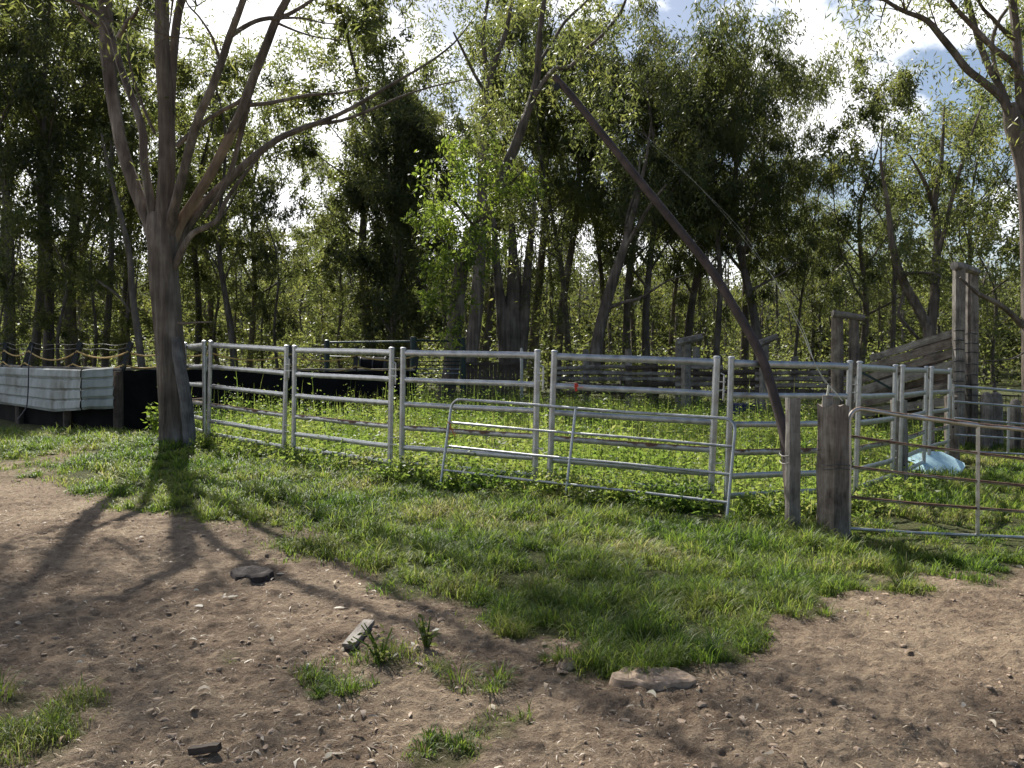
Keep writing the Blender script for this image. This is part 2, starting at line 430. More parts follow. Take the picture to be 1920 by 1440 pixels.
def grass_mask(X, Y):
    X = np.asarray(X, float); Y = np.asarray(Y, float)
    px, py = proj(X, np.maximum(Y, .6), np.zeros_like(X))
    wob = (fbm(X * 2.6, Y * 2.6, 21, 5) - .47) * 95 * np.clip((8 / np.maximum(Y, 3)) ** 1.6, .15, 2.2)
    e = np.interp(px, EDGE[:, 0], EDGE[:, 1]) + wob
    m = sstep(16, -34, py - e)
    m = np.where(Y < 2.2, 0, m)
    # bare patch by the track on the left and thin spots
    for (cx, cy, rx, ry, k) in PATCH:
        q = ((px - cx) / rx) ** 2 + ((py - cy) / ry) ** 2
        m = np.maximum(m, k * .72 * sstep(1.25, .1, q + (fbm(X * 7, Y * 7, 5, 4) - .45) * 2.4) * (Y > 2.2))
    q = ((px - 120) / 70) ** 2 + ((py - 864) / 12) ** 2
    m = m * (1 - .65 * sstep(1.3, .4, q) * (Y > 5))
    q = ((px - 1250) / 160) ** 2 + ((py - 950) / 14) ** 2
    m = m * (1 - .45 * sstep(1.2, .4, q) * (Y > 5))
    q = ((px - 560) / 60) ** 2 + ((py - 1000) / 16) ** 2
    m = m * (1 - .5 * sstep(1.2, .4, q) * (Y > 5))
    return m


# galvanised panels: (left column, depth, right column, depth)
CHAIN = [(345, 16.3, 384, 18.3), (384, 15.1, 346, 16.75), (388, 14.9, 535, 13.6), (547, 13.5, 735, 12.05), (748, 11.95, 1008, 11.0),
         (1024, 10.9, 1338, 10.15), (1357, 9.9, 1588, 10.75), (1602, 10.85, 1673, 12.5), (1685, 12.65, 1732, 14.55), (1740, 14.75, 1776, 16.3)]
yard = [W(384, 15.1, 0)] + [W(c[2], c[3], 0) for c in CHAIN[2:]]
yard = [(p.x, p.y) for p in yard] + [(9.6, 20), (9.5, 27), (-3, 29), (-6.5, 21), (-6.8, 17)]


def in_poly(X, Y, poly):
    c = np.zeros(len(X), bool); n = len(poly)
    for i in range(n):
        x1, y1 = poly[i]; x2, y2 = poly[(i + 1) % n]
        k = ((y1 > Y) != (y2 > Y)) & (X < (x2 - x1) * (Y - y1) / ((y2 - y1) if y2 != y1 else 1e-9) + x1)
        c ^= k
    return c


# ------------------------------------------------------------------ ground
def clods(X, Y):
    n = fbm(X * 5, Y * 5, 40, 5) - .47
    k = np.abs(fbm(X * 2.3, Y * 2.3, 60, 4) - .47)
    h = np.clip(.52 - vnoise(X * 7.5 + 2.5 * n, Y * 7.5, 91), 0, 1)
    return .06 * n + .05 * k - .045 * h * h + .05 * (fbm(X * 21, Y * 21, 77, 3) - .44)


def make_ground():
    ys = np.concatenate([np.linspace(-30, 1.4, 14), np.geomspace(1.5, 13, 620), np.geomspace(13.1, 60, 160)[1:], np.geomspace(62, 900, 60)])
    us = np.linspace(-1, 1, 760)
    half = np.where(ys < 1.5, 40, np.where(ys < 13, 2.2 + .72 * ys, 0)); k = ys >= 13
    half[k] = 2.2 + .72 * ys[k] + (ys[k] - 13) * .9
    half[ys < 1.5] = 40
    half[(ys >= 1.5) & (ys < 13)] = 2.2 + .72 * ys[(ys >= 1.5) & (ys < 13)]
    # widen with long side aprons so the sheet has no visible side edge
    core = np.linspace(-1, 1, 720)
    side = np.geomspace(1.02, 14, 20)
    uu = np.concatenate([-side[::-1], core, side])
    hw = 2.4 + .70 * np.clip(ys, 1.5, 900)
    X = hw[:, None] * uu[None, :]; Y = np.repeat(ys[:, None], len(uu), 1)
    gm = grass_mask(X.ravel(), Y.ravel()).reshape(X.shape)
    Z = T(X, Y) + clods(X, Y) * (1 - .5 * gm) * sstep(16, 9, Y) * (np.abs(uu)[None, :] <= 1.0)
    r, c = X.shape
    V = np.stack([X, Y, Z], -1).reshape(-1, 3)
    i = np.arange(r * c).reshape(r, c)
    Fq = np.stack([i[:-1, :-1], i[:-1, 1:], i[1:, 1:], i[1:, :-1]], -1).reshape(-1)
    me = raw_mesh("ground", V, Fq, np.full(len(Fq) // 4, 4), None, True)
    a = me.attributes.new("grass_mask", 'FLOAT', 'POINT')
    a.data.foreach_set("value", np.maximum(gm, sstep(16, 24, Y)).astype(np.float32).ravel())
    tag(link("ground", me, M_ground), "bare trodden brown earth giving way to grass", None, None, "structure")


make_ground()


def TZ(X, Y):
    X = np.asarray(X, float); Y = np.asarray(Y, float)
    return T(X, Y) + clods(X, Y) * (1 - .5 * grass_mask(X, Y)) * sstep(16, 9, Y)


def strips(base, h, w, az, lean, k):
    """curved blades of three quads each: base (n,3), length, width, azimuth of lean, how far they arch over, twist"""
    n = len(base)
    d = np.stack([np.cos(az), np.sin(az), np.zeros(n)], -1); s = np.stack([-np.sin(az + k), np.cos(az + k), np.zeros(n)], -1)
    up = np.array([0, 0, 1.0]); V = []; p = base
    for i, (f, ww) in enumerate(((0, 1.0), (.36, .92), (.34, .68), (.30, .08))):
        if i:
            th = lean * (.30, .95, 1.65)[i - 1]
            p = p + (h * f * np.cos(th))[:, None] * up + (h * f * np.sin(th))[:, None] * d
        V += [p - s * (w * ww / 2)[:, None], p + s * (w * ww / 2)[:, None]]
    V = np.stack(V, 1).reshape(-1, 3)
    o = np.arange(n)[:, None] * 8
    Fq = np.concatenate([o + np.array([[2 * i, 2 * i + 1, 2 * i + 3, 2 * i + 2]]) for i in range(3)], 1).reshape(-1)
    return V, Fq


def make_grass():
    n = 1050000
    yy = np.linspace(2.6, 30, 4000); rho = (5 / np.maximum(yy, 4)) ** 1.55 * yy; cdf = np.cumsum(rho); cdf /= cdf[-1]
    Y = np.interp(rng.random(n), cdf, yy); X = (rng.random(n) * 2 - 1) * .72 * Y
    m = grass_mask(X, Y)
    clump = fbm(X * 4.2, Y * 4.2, 9, 4); big = fbm(X * 1.1, Y * 1.1, 15, 3)
    yd = in_poly(X, Y, yard)
    keep = rng.random(n) < np.maximum(m ** 1.3, .035 * (m > .004) * (Y > 2.6)) * np.clip(.10 + 3.4 * (clump - .34), .06, 1) * np.where(yd, .35, 1.0)
    keep &= ~((Y > 18) & (X < -3.0))
    bx, by = G(1752, 872).x, G(1752, 872).y
    keep &= ~((np.abs(X - bx) < .75) & (np.abs(Y - by - .1) < .7))
    X, Y, m, clump, big = X[keep], Y[keep], m[keep], clump[keep], big[keep]
    n = len(X)
    Z = TZ(X, Y) - .01
    h = (.018 + .36 * np.clip(clump - .34, 0, 1) + .22 * np.clip(big - .44, 0, 1)) * (.45 + 1.1 * rng.random(n)) * (.4 + .6 * m) * 1.2
    gate = (np.abs(Y - 8.9) < .7) & (X > 3.4); h = np.where(gate, h * .55, h)
    w = (.0036 + .0044 * rng.random(n)) * np.clip(Y / 6.0, .8, 2.6)
    az = rng.random(n) * 2 * np.pi; lean = .45 + 1.05 * rng.random(n); kk = (rng.random(n) - .5) * 1.6
    B = np.stack([X, Y, Z], -1)
    # tussocks of longer arching blades
    nt = 9500
    ty = np.interp(rng.random(nt), cdf, yy); tx = (rng.random(nt) * 2 - 1) * .72 * ty
    tm = grass_mask(tx, ty); k = (rng.random(nt) < tm * np.clip(3.2 * (fbm(tx * 1.3, ty * 1.3, 33, 3) - .36), .04, 1)) & ~in_poly(tx, ty, yard) & (ty < 16) & ~((np.abs(tx - bx) < 1) & (np.abs(ty - by) < .9)) & ~((np.abs(ty - 8.9) < .9) & (tx > 3.4))
    tx, ty, tm = tx[k], ty[k], tm[k]; per = 46
    ts = (.07 + .15 * rng.random(len(tx)) ** 1.7) * (.6 + .4 * tm)
    a = rng.random((len(tx), per)) * 2 * np.pi; q = rng.random((len(tx), per)) ** .6
    gx = (tx[:, None] + np.cos(a) * q * ts[:, None] * .5).ravel(); gy = (ty[:, None] + np.sin(a) * q * ts[:, None] * .5).ravel()
    th = (ts[:, None] * (.75 + .7 * rng.random((len(tx), per)))).ravel(); tl = (.55 + q * .8).ravel() + .15 * rng.random(len(gx))
    tw_ = (.0045 + .004 * rng.random(len(gx))) * np.clip(gy / 7, .8, 2.2)
    ta = (a + rng.normal(size=a.shape) * .5).ravel()
    B = np.concatenate([B, np.stack([gx, gy, TZ(gx, gy) - .01], -1)]); h = np.concatenate([h, th]); w = np.concatenate([w, tw_]); az = np.concatenate([az, ta]); lean = np.concatenate([lean, tl]); kk = np.concatenate([kk, (rng.random(len(gx)) - .5) * .8])
    V, Fq = strips(B, h, w, az, lean, kk)
    me = raw_mesh("grass", V, Fq, np.full(len(Fq) // 4, 4))
    tag(link("grass", me, M_grass), "short green grass with dry patches over the yard and track edge", None, None, "stuff")
    print("grass blades", n, len(gx))


make_grass()


def leaves(cen, L0, W0, r, droop=.8, up=0.0, flat=1.0):
    n = len(cen)
    d = r.normal(size=(n, 3)) * np.array([1, 1, .6 * flat]); d[:, 2] += up - droop
    d /= np.linalg.norm(d, axis=1)[:, None] + 1e-9
    q = r.normal(size=(n, 3)); s = np.cross(d, q); s /= np.linalg.norm(s, axis=1)[:, None] + 1e-9
    nn = np.cross(d, s)
    Ls = L0 * (.65 + .7 * r.random(n)); Ws = W0 * (.7 + .6 * r.random(n))
    bend = (r.random(n) - .5) * .25 * Ls
    V = np.stack([cen, cen + d * (Ls * .42)[:, None] + s * (Ws / 2)[:, None] + nn * bend[:, None], cen + d * Ls[:, None], cen + d * (Ls * .42)[:, None] - s * (Ws / 2)[:, None] + nn * bend[:, None]], 1).reshape(-1, 3)
    return V


def leaf_mesh(name, V):
    k = len(V)
    return raw_mesh(name, V, np.arange(k), np.full(k // 4, 4))


def make_weeds():
    r = np.random.default_rng(31)
    n = 14500
    X = r.uniform(-8, 10, n); Y = r.uniform(9.8, 29, n)
    k = in_poly(X, Y, yard) & (fbm(X * .9, Y * .9, 51, 3) > .26 + .12 * r.random(n))
    X, Y = X[k], Y[k]
    dens = fbm(X * .7, Y * .7, 90, 3)
    H = (.24 + .95 * np.clip(dens - .27, 0, 1) + .026 * np.clip(Y - 12.5, 0, 9)) * np.where(Y > 21, .72, 1.0) * (.4 + .8 * r.random(len(X)) + 1.1 * r.random(len(X)) ** 7)
    # leafy strip along the feet of the panels
    for (a, b, off, cnt, hh) in ((4, 4, .25, 330, .24), (5, 5, .25, 420, .26), (6, 6, .35, 200, .26), (7, 7, .2, 60, .3), (2, 3, .05, 150, .22)):
        for c in CHAIN[a:b + 1]:
            p, q = W(c[0], c[1], 0), W(c[2], c[3], 0)
            t = r.random(cnt); o = r.normal(size=cnt) * .22 - off
            dx, dy = q.x - p.x, q.y - p.y; ln = math.hypot(dx, dy)
            X = np.append(X, p.x + dx * t + o * (-dy / ln)); Y = np.append(Y, p.y + dy * t + o * dx / ln); H = np.append(H, hh * (.4 + 1.0 * r.random(cnt)))
    c0 = G(1752, 872); k = ~((np.abs(X - c0.x) < .75) & (np.abs(Y - c0.y) < .8)); X, Y, H = X[k], Y[k], H[k]
    n = len(X); Z = T(X, Y)
    per = 15
    t = (np.arange(per)[None, :] + r.random((n, per))) / per
    lean = r.normal(size=(n, 2)) * .25
    size = (.055 + .085 * r.random(n) ** 1.4); wide = .26 + .30 * r.random(n)
    az = r.random((n, per)) * 2 * np.pi
    rad = (.03 + .12 * (1 - t) * r.random((n, per))) * (H[:, None] / .4) ** .5
    cx = X[:, None] + lean[:, :1] * t ** 1.5 * H[:, None] * 1.6 + np.cos(az) * rad; cy = Y[:, None] + lean[:, 1:] * t ** 1.5 * H[:, None] * 1.6 + np.sin(az) * rad
    cz = Z[:, None] + H[:, None] * (.10 + .95 * t)
    cen = np.stack([cx, cy, cz], -1).reshape(-1, 3)
    S = (size[:, None] * (1.25 - .75 * t)).ravel(); V = leaves(cen, S, S * np.repeat(wide, per), r, .1, .1, .8)
    tag(link("weeds", leaf_mesh("weeds", V), M_weed), "knee high green broadleaf weeds filling the steel panel yard", None, None, "stuff")
    # tall rank grass and seedy stalks between them
    m = 34000
    gx = r.uniform(-8, 10, m); gy = r.uniform(9.8, 29, m); k = in_poly(gx, gy, yard) & (r.random(m) < .25 + 2.6 * np.clip(fbm(gx * .8, gy * .8, 51, 3) - .36, 0, 1)) & ~((np.abs(gx - c0.x) < .75) & (np.abs(gy - c0.y) < .8))
    gx, gy = gx[k], gy[k]; m = len(gx)
    gh = (.16 + .55 * np.clip(fbm(gx * .7, gy * .7, 90, 3) - .25, 0, 1) + .012 * np.clip(gy - 13, 0, 9)) * np.where(gy > 21, .75, 1.0) * (.5 + 1.0 * r.random(m))
    B = np.concatenate([np.stack([X, Y, Z], -1), np.stack([gx, gy, T(gx, gy)], -1)]); hh = np.concatenate([H * 1.08, gh]); N = n + m
    S, Fq = strips(B, hh, .006 + .007 * r.random(N), r.random(N) * 6.28, np.concatenate([r.random(n) * .25, .15 + .8 * r.random(m) ** 1.5]), r.random(N))
    me = raw_mesh("rank_grass", S, Fq, np.full(len(Fq) // 4, 4))
    tag(link("rank_grass", me, M_weed), "long rank grass and upright stalks among the weeds in the yard", None, None, "stuff")
    print("weeds", n, m)


make_weeds()


def make_litter():
    r = np.random.default_rng(77)
    # dead gum leaves and strips of bark on the dirt
    n = 3600
    Y = 2.9 + 9 * r.random(n) ** 1.5; X = (r.random(n) * 2 - 1) * .7 * Y
    k = (r.random(n) > grass_mask(X, Y) * .9) & (r.random(n) < .25 + 1.6 * np.clip(fbm(X * 1.3, Y * 1.3, 70, 3) - .35, 0, 1))
    X, Y = X[k], Y[k]; n = len(X); Z = TZ(X, Y) + .006
    az = r.random(n) * 6.28; ln = .025 + .06 * r.random(n) ** 1.6; wd = ln * (.10 + .26 * r.random(n)); b = np.stack([X, Y, Z], -1); up = np.array([0, 0, 1.0])
    turn = r.normal(size=n) * .9; roll = r.normal(size=n) * .55; arch = (r.random(n) * .35) * ln
    V = []
    for i, (t, ww) in enumerate(((0, .06), (.25, .75), (.55, 1.0), (.8, .6), (1.0, .04))):
        aa = az + turn * (t - .5); dd = np.stack([np.cos(aa), np.sin(aa), 0 * aa], -1); ss = np.stack([-np.sin(aa) * np.cos(roll), np.cos(aa) * np.cos(roll), np.sin(roll)], -1)
        c = b + dd * ((t - .5) * ln)[:, None] + up * (arch * 4 * t * (1 - t))[:, None] + up * (np.abs(np.sin(roll)) * wd * .5)[:, None]
        V += [c - ss * (wd * ww / 2)[:, None], c + ss * (wd * ww / 2)[:, None]]
    V = np.stack(V, 1).reshape(-1, 3); o = np.arange(n)[:, None] * 10
    Fq = np.concatenate([o + np.array([[2 * i, 2 * i + 1, 2 * i + 3, 2 * i + 2]]) for i in range(4)], 1).reshape(-1)
    me = raw_mesh("fallen_leaves", V, Fq, np.full(len(Fq) // 4, 4))
    tag(link("fallen_leaves", me, M_litter), "dry curled gum leaves scattered over the bare earth", None, None, "stuff")
    # straw
    n = 9000
    Y = 2.9 + 8 * r.random(n) ** 1.4; X = (r.random(n) * 2 - 1) * .7 * Y
    k = r.random(n) > grass_mask(X, Y) * .6
    X, Y = X[k], Y[k]; n = len(X); Z = TZ(X, Y) + .006
    az = r.random(n) * 6.28; ln = .012 + .075 * r.random(n) ** 2.8; wd = .0012 + .0024 * r.random(n) ** 1.5
    d = np.stack([np.cos(az), np.sin(az), r.normal(size=n) * .12], -1); s = np.stack([-np.sin(az), np.cos(az), 0 * az], -1); b = np.stack([X, Y, Z], -1); up = np.array([0, 0, 1.0])
    V = np.stack([b - d * (ln / 2)[:, None], b - s * (wd)[:, None] + up * .004, b + d * (ln / 2)[:, None], b + s * wd[:, None] + up * .004], 1).reshape(-1, 3)
    tag(link("straw_litter", leaf_mesh("straw_litter", V), M_litter), "thin straw and twig scraps on the bare earth", None, None, "stuff")
    # clods
    n = 13000
    Y = 2.8 + 9.5 * r.random(n) ** 1.5; X = (r.random(n) * 2 - 1) * .7 * Y
    k = (r.random(n) > grass_mask(X, Y)) & (fbm(X * 1.6, Y * 1.6, 8, 3) > .36 + .1 * r.random(n))
    X, Y = X[k], Y[k]; n = len(X)
    ph = (1 + 5 ** .5) / 2
    ico = np.array([(-1, ph, 0), (1, ph, 0), (-1, -ph, 0), (1, -ph, 0), (0, -1, ph), (0, 1, ph), (0, -1, -ph), (0, 1, -ph), (ph, 0, -1), (ph, 0, 1), (-ph, 0, -1), (-ph, 0, 1)]) / 1.9
    fc = np.array([(0, 11, 5), (0, 5, 1), (0, 1, 7), (0, 7, 10), (0, 10, 11), (1, 5, 9), (5, 11, 4), (11, 10, 2), (10, 7, 6), (7, 1, 8), (3, 9, 4), (3, 4, 2), (3, 2, 6), (3, 6, 8), (3, 8, 9), (4, 9, 5), (2, 4, 11), (6, 2, 10), (8, 6, 7), (9, 8, 1)])
    sz = .0025 + .018 * r.random(n) ** 7.0
    V = ico[None] * (1 + .9 * (r.random((n, 12, 1)) - .5)) * sz[:, None, None] * (np.array([1, 1, .5])[None, None] * (.55 + .9 * r.random((n, 1, 3))))
    V = V + np.stack([X, Y, TZ(X, Y) + sz * .2], -1)[:, None, :]
    Fa = (fc[None] + (np.arange(n) * 12)[:, None, None]).reshape(-1)
    me = raw_mesh("soil_clods", V.reshape(-1, 3), Fa, np.full(len(Fa) // 3, 3), None, False)
    tag(link("soil_clods", me, M_clod), "small crumbs and clods of dry soil on the track", None, None, "stuff")


make_litter()

# ------------------------------------------------------------------ trees
def interp_path(pts, t):
    f = t * (len(pts) - 1); i = min(int(f), len(pts) - 2); return pts[i].lerp(pts[i + 1], f - i)


def smooth_path(pts, sub=3):
    pts = [Vector(p) for p in pts]; out = []
    for i in range(len(pts) - 1):
        p0 = pts[max(i - 1, 0)]; p1 = pts[i]; p2 = pts[i + 1]; p3 = pts[min(i + 2, len(pts) - 1)]
        for k in range(sub):
            t = k / sub
            out.append(0.5 * ((2 * p1) + (p2 - p0) * t + (2 * p0 - 5 * p1 + 4 * p2 - p3) * t * t + (3 * p1 - p0 - 3 * p2 + p3) * t ** 3))
    out.append(pts[-1]); return out


def lerp_list(v, n):
    return list(np.interp(np.linspace(0, 1, n), np.linspace(0, 1, len(v)), v))


def gen_tree(seed, H, r0, crown0, spread, nl, cn, leafL, leafW, cr, lean=.5, el=(25, 60), droop=.9, low=0):
    R = random.Random(seed); r = np.random.default_rng(seed)
    tb = MB(); n = 11
    az0 = R.uniform(0, 6.28); ph = R.uniform(0, 6.28)
    tr = [Vector((lean * (i / n) ** 1.4 * math.cos(az0) + .30 * math.sin(ph + i * .75) * (i / n + .15), lean * (i / n) ** 1.4 * math.sin(az0) + .30 * math.cos(ph * 2 + i * .7) * (i / n + .15), -.3 + (H * .93 + .3) * i / n)) for i in range(n + 1)]
    rad = [r0 * (1.25 if i == 0 else 1) * (1 - .9 * (i / n) ** .9) + .012 for i in range(n + 1)]
    tb.tube(smooth_path(tr, 2), lerp_list(rad, 2 * n + 1), 8, rough=.12, seed=seed)
    cl = []
    for i in range(nl):
        u = (i + R.random()) / nl; t = crown0 + (1 - crown0) * u * .97
        b = interp_path(tr, t); az = i * 2.4 + R.uniform(-.7, .7); e = math.radians(R.uniform(*el))
        ln = spread * (.45 + .75 * math.sin(math.pi * min(1, .12 + u * .8)) ** .8) * R.uniform(.5, 1.25)
        d = Vector((math.cos(az) * math.cos(e), math.sin(az) * math.cos(e), math.sin(e)))
        pts = [b]; q = b.copy()
        for k in range(4):
            d = (d + Vector((R.uniform(-.3, .3), R.uniform(-.3, .3), R.uniform(-.15, .28)))).normalized(); q = q + d * ln / 4; pts.append(q.copy())
        rb = max(.018, r0 * (1 - .88 * t) * R.uniform(.4, .55))
        tb.tube(pts, [rb, rb * .8, rb * .6, rb * .4, .012], 5, cap=False, seed=seed + i)
        for k in range(3):
            s = .4 + .55 * (k + R.random()) / 3; c = interp_path(pts, min(s, 1)); a2 = R.uniform(0, 6.28)
            dd = (d * .6 + Vector((math.cos(a2), math.sin(a2), R.uniform(-.2, .7)))).normalized(); l2 = ln * R.uniform(.2, .5)
            m_ = c + dd * l2 * .5 + Vector((0, 0, .06)); e_ = c + dd * l2
            tb.tube([c, m_, e_], [rb * .4, rb * .25, .007], 4, cap=False)
            cl.append((e_, 1))
            if R.random() < .4: cl.append((m_, .5))
        cl.append((pts[-1], 1.2))
    for k in range(low):                                   # epicormic shoots on the lower trunk
        t = R.uniform(.06, crown0 + .1); b = interp_path(tr, t); a2 = R.uniform(0, 6.28); cl.append((b + Vector((math.cos(a2), math.sin(a2), 0)) * R.uniform(.2, .7), .7))
    cen = []
    for (c, s) in cl:
        rr = cr * R.uniform(.45, 1.15) * s ** .5; c = np.array(c)
        for q in range(3):                                  # a spray of smaller hanging clumps
            c2 = c + r.normal(size=3) * rr * np.array([.55, .55, .45]); m_ = max(4, int(cn * s * R.uniform(.3, .62)))
            g = r.normal(size=(m_, 3)) * rr * np.array([.20, .20, .29]); cen.append(c2 + g)
    V = leaves(np.concatenate(cen), leafL, leafW, r, droop)
    return tb, V


PROTO = {}


def proto(key, **kw):
    tb, V = gen_tree(**kw)
    me = raw_mesh("trunk", np.concatenate(tb.V), tb.L, tb.C, tb.U, True)
    PROTO[key] = (me, leaf_mesh("crown", V))


proto('A1', seed=1, H=17, r0=.22, crown0=.40, spread=2.7, nl=13, cn=130, leafL=.25, leafW=.066, cr=1.0, low=7)
proto('A2', seed=2, H=17, r0=.18, crown0=.46, spread=2.5, nl=11, cn=130, leafL=.25, leafW=.066, cr=.95, lean=1.2, low=5)
proto('A3', seed=3, H=17, r0=.25, crown0=.42, spread=3.2, nl=14, cn=130, leafL=.25, leafW=.066, cr=1.05, lean=.6, low=8)
proto('B1', seed=4, H=16, r0=.21, crown0=.34, spread=4.0, nl=17, cn=190, leafL=.25, leafW=.048, cr=1.15, droop=1.7, low=3, el=(20, 65))
proto('B2', seed=5, H=16, r0=.17, crown0=.38, spread=3.5, nl=15, cn=190, leafL=.25, leafW=.048, cr=1.1, droop=1.7, lean=1.0, el=(25, 65))
proto('C1', seed=6, H=13, r0=.18, crown0=.34, spread=4.0, nl=11, cn=125, leafL=.23, leafW=.064, cr=1.0, el=(30, 65), lean=.9)
proto('C2', seed=7, H=13, r0=.15, crown0=.34, spread=3.3, nl=10, cn=125, leafL=.23, leafW=.062, cr=.9, el=(35, 70), lean=.6)
proto('S1', seed=8, H=9, r0=.08, crown0=.24, spread=2.0, nl=10, cn=90, leafL=.2, leafW=.06, cr=.8, lean=.7)
proto('S2', seed=9, H=9, r0=.09, crown0=.30, spread=1.6, nl=9, cn=80, leafL=.2, leafW=.058, cr=.7, lean=1.0)
proto('D1', seed=10, H=11, r0=.19, crown0=.12, spread=2.7, nl=24, cn=210, leafL=.2, leafW=.06, cr=1.0, lean=.4)


def tree(px, d, key, h, label, group=None, bark=None, leaf=None, rz=None, wide=1.0):
    tm, cm = PROTO[key]
    p = onground(px, d)
    H0 = {'A': 17, 'B': 16, 'C': 13, 'S': 9, 'D': 11}[key[0]]
    root = thing("gum_tree", p, label, "tree", group, rnd.uniform(0, 6.28) if rz is None else rz)
    s = h / H0; wd = wide * rnd.uniform(.78, 1.25); root.scale = (s * wd, s * wd, s)
    root.rotation_euler = (math.radians(rnd.gauss(0, 2.6)), math.radians(rnd.gauss(0, 2.6)), root.rotation_euler[2])
    for nm, me, mt in (("trunk", tm, bark or M_bark_dark), ("crown", cm, leaf or M_leaf_dark)):
        o = bpy.data.objects.new(nm, me); COL.objects.link(o); o.parent = root
        if not me.materials: me.materials.append(None)
        o.material_slots[0].link = 'OBJECT'; o.material_slots[0].material = mt
    return root


# the wall of trees behind the yards
GL = "slim dark gum standing in the thick row of trees behind the black arena"
for (px, d, k, h) in [(-150, 34, 'A1', 18), (-70, 38, 'A3', 19), (-30, 33, 'A2', 17), (62, 37, 'A2', 18), (140, 39, 'A3', 19), (197, 35, 'A2', 17.5), (228, 41, 'A1', 18), (165, 46, 'C1', 17), (30, 45, 'A1', 20),
                      (-110, 44, 'A2', 20)]:
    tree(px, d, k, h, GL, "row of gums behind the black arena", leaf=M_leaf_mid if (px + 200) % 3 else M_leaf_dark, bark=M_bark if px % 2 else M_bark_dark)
tree(20, 31, 'A3', 17, "thick dark trunked gum at the far left edge behind the corrugated sheet", "row of gums behind the black arena")
tree(90, 32.5, 'A1', 17.5, "dark gum with straight trunk behind the middle of the corrugated sheet", "row of gums behind the black arena")
tree(365, 40, 'A2', 15, "slim gum seen just right of the big forked trunk", leaf=M_leaf_mid)
tree(392, 46, 'A1', 15.5, "farther slim gum behind the corner post of the steel panels", leaf=M_leaf_mid)
tree(437, 36, 'C2', 13.6, "leaning open crowned gum rising behind the left panel of the steel yard", bark=M_bark, leaf=M_leaf_mid)
tree(468, 44, 'C1', 14, "open gum with light crown against white sky above the steel yard", bark=M_bark, leaf=M_leaf_mid)
tree(526, 34, 'S2', 8.5, "short dark ivy clad trunk behind the swagged yellow ropes", leaf=M_leaf_dark, wide=.9)
for (px, d, k, h, lab) in [(-10, 29.5, 'S1', 6.5, "leafy sapling at the far left edge in front of the thick trunks"), (118, 31, 'S2', 7.0, "thin leafy sapling between two thick trunks behind the corrugated sheet"), (172, 34, 'S1', 8.5, "bushy sapling behind the right end of the corrugated sheet"),
                         (240, 37, 'S2', 9.0, "thin sapling behind the thin pale leaning trunk"), (330, 42, 'S1', 9.5, "leafy sapling directly behind the big forked trunk"), (415, 40, 'S2', 8, "wispy sapling behind the left end of the swagged ropes"), (488, 38, 'S1', 7.0, "leafy sapling just left of the short dark ivy clad trunk"), (640, 42, 'S2', 7.5, "wispy sapling between the dark bushy tree and the white sky gap")]:
    tree(px, d, k, h, lab, "saplings under the row of gums", leaf=M_leaf_mid, bark=M_bark)
tree(600, 52, 'C2', 9.8, "pale slender gum in the low gap left of the tall dark trees", bark=M_bark_pale, leaf=M_leaf_mid)
tree(655, 54, 'S1', 9.0, "small bushy gum at the foot of the white sky gap", leaf=M_leaf_mid)
tree(560, 60, 'S1', 10.0, "low leafy gum below the white sky gap, beside a pale slender one", leaf=M_leaf_mid)
GS = "slim straight bare trunk far back between the larger trees"
for i in range(22):
    px = 330 + i * 62 + rnd.uniform(-22, 22)
    tree(px, rnd.uniform(46, 66), rnd.choice(['A2', 'A2', 'C2', 'A1']), rnd.uniform(10.5, 13.5) if (px < 690 or px > 1480) else rnd.uniform(14, 19), GS, "slim trunks far back in the tree line", bark=M_bark if i % 2 else M_bark_dark, leaf=M_leaf_mid, wide=.8)
GC = "tall leafy gum in the centre of the tree line behind the steel panels"
for (px, d, k, h) in [(700, 38, 'A1', 17.5), (760, 41, 'A3', 19), (905, 40, 'A1', 19), (1000, 43, 'A3', 20), (1045, 40, 'A2', 19)]:
    tree(px, d, k, h, GC, "gums in the centre of the tree line", bark=M_bark, leaf=M_leaf_mid)
tree(742, 33, 'D1', 10.5, "dense dark bushy tree reaching down to the left of the bright leaning gum", bark=M_bark)
tree(770, 35, 'D1', 12.2, "tall narrow dark tree just left of the bright leaning gum", wide=.7)
GR = "dark feathery tree with straight trunk behind the split rail fence"
for (px, d, k, h) in [(1075, 39, 'B2', 15.5), (1165, 38, 'B2', 15), (1215, 36.5, 'B1', 15.4), (1285, 40, 'B1', 15.5), (1345, 37, 'B2', 14.6), (1130, 45, 'A1', 17), (1390, 42, 'B1', 16)]:
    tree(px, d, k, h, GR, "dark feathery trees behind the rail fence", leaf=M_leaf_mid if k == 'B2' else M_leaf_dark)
tree(1190, 45, 'A2', 16, "bare slim grey trunk between the dark feathery trees", bark=M_bark)
tree(1310, 48, 'A1', 14, "slim grey trunk behind the dark feathery trees, near the rusty boom", bark=M_bark)
tree(1425, 37, 'B1', 15.8, "broad feathery tree whose crown reaches up beside the white cloud", leaf=M_leaf_dark)
tree(1480, 42, 'B2', 12, "feathery tree on the right flank of the dark group, under the cloud", leaf=M_leaf_mid)
tree(1515, 50, 'S2', 9, "small dark sapling left of the timber goalpost frame")
tree(1570, 56, 'C2', 10, "small leafy gum behind the timber goalpost frame", leaf=M_leaf_mid)
tree(1610, 40, 'C1', 12.5, "open gum with hanging leaves left of the forked tree by the ramp", bark=M_bark, leaf=M_leaf_mid)
tree(1680, 36, 'C2', 13.5, "tall open gum above the loading ramp boards", bark=M_bark, leaf=M_leaf_mid)
tree(1800, 38, 'C1', 13.2, "broad open gum behind the tall pair of ramp posts", bark=M_bark, leaf=M_leaf_mid)
tree(1870, 46, 'S1', 10.5, "leafy gum in the far paddock beside the right edge trunk", leaf=M_leaf_mid)
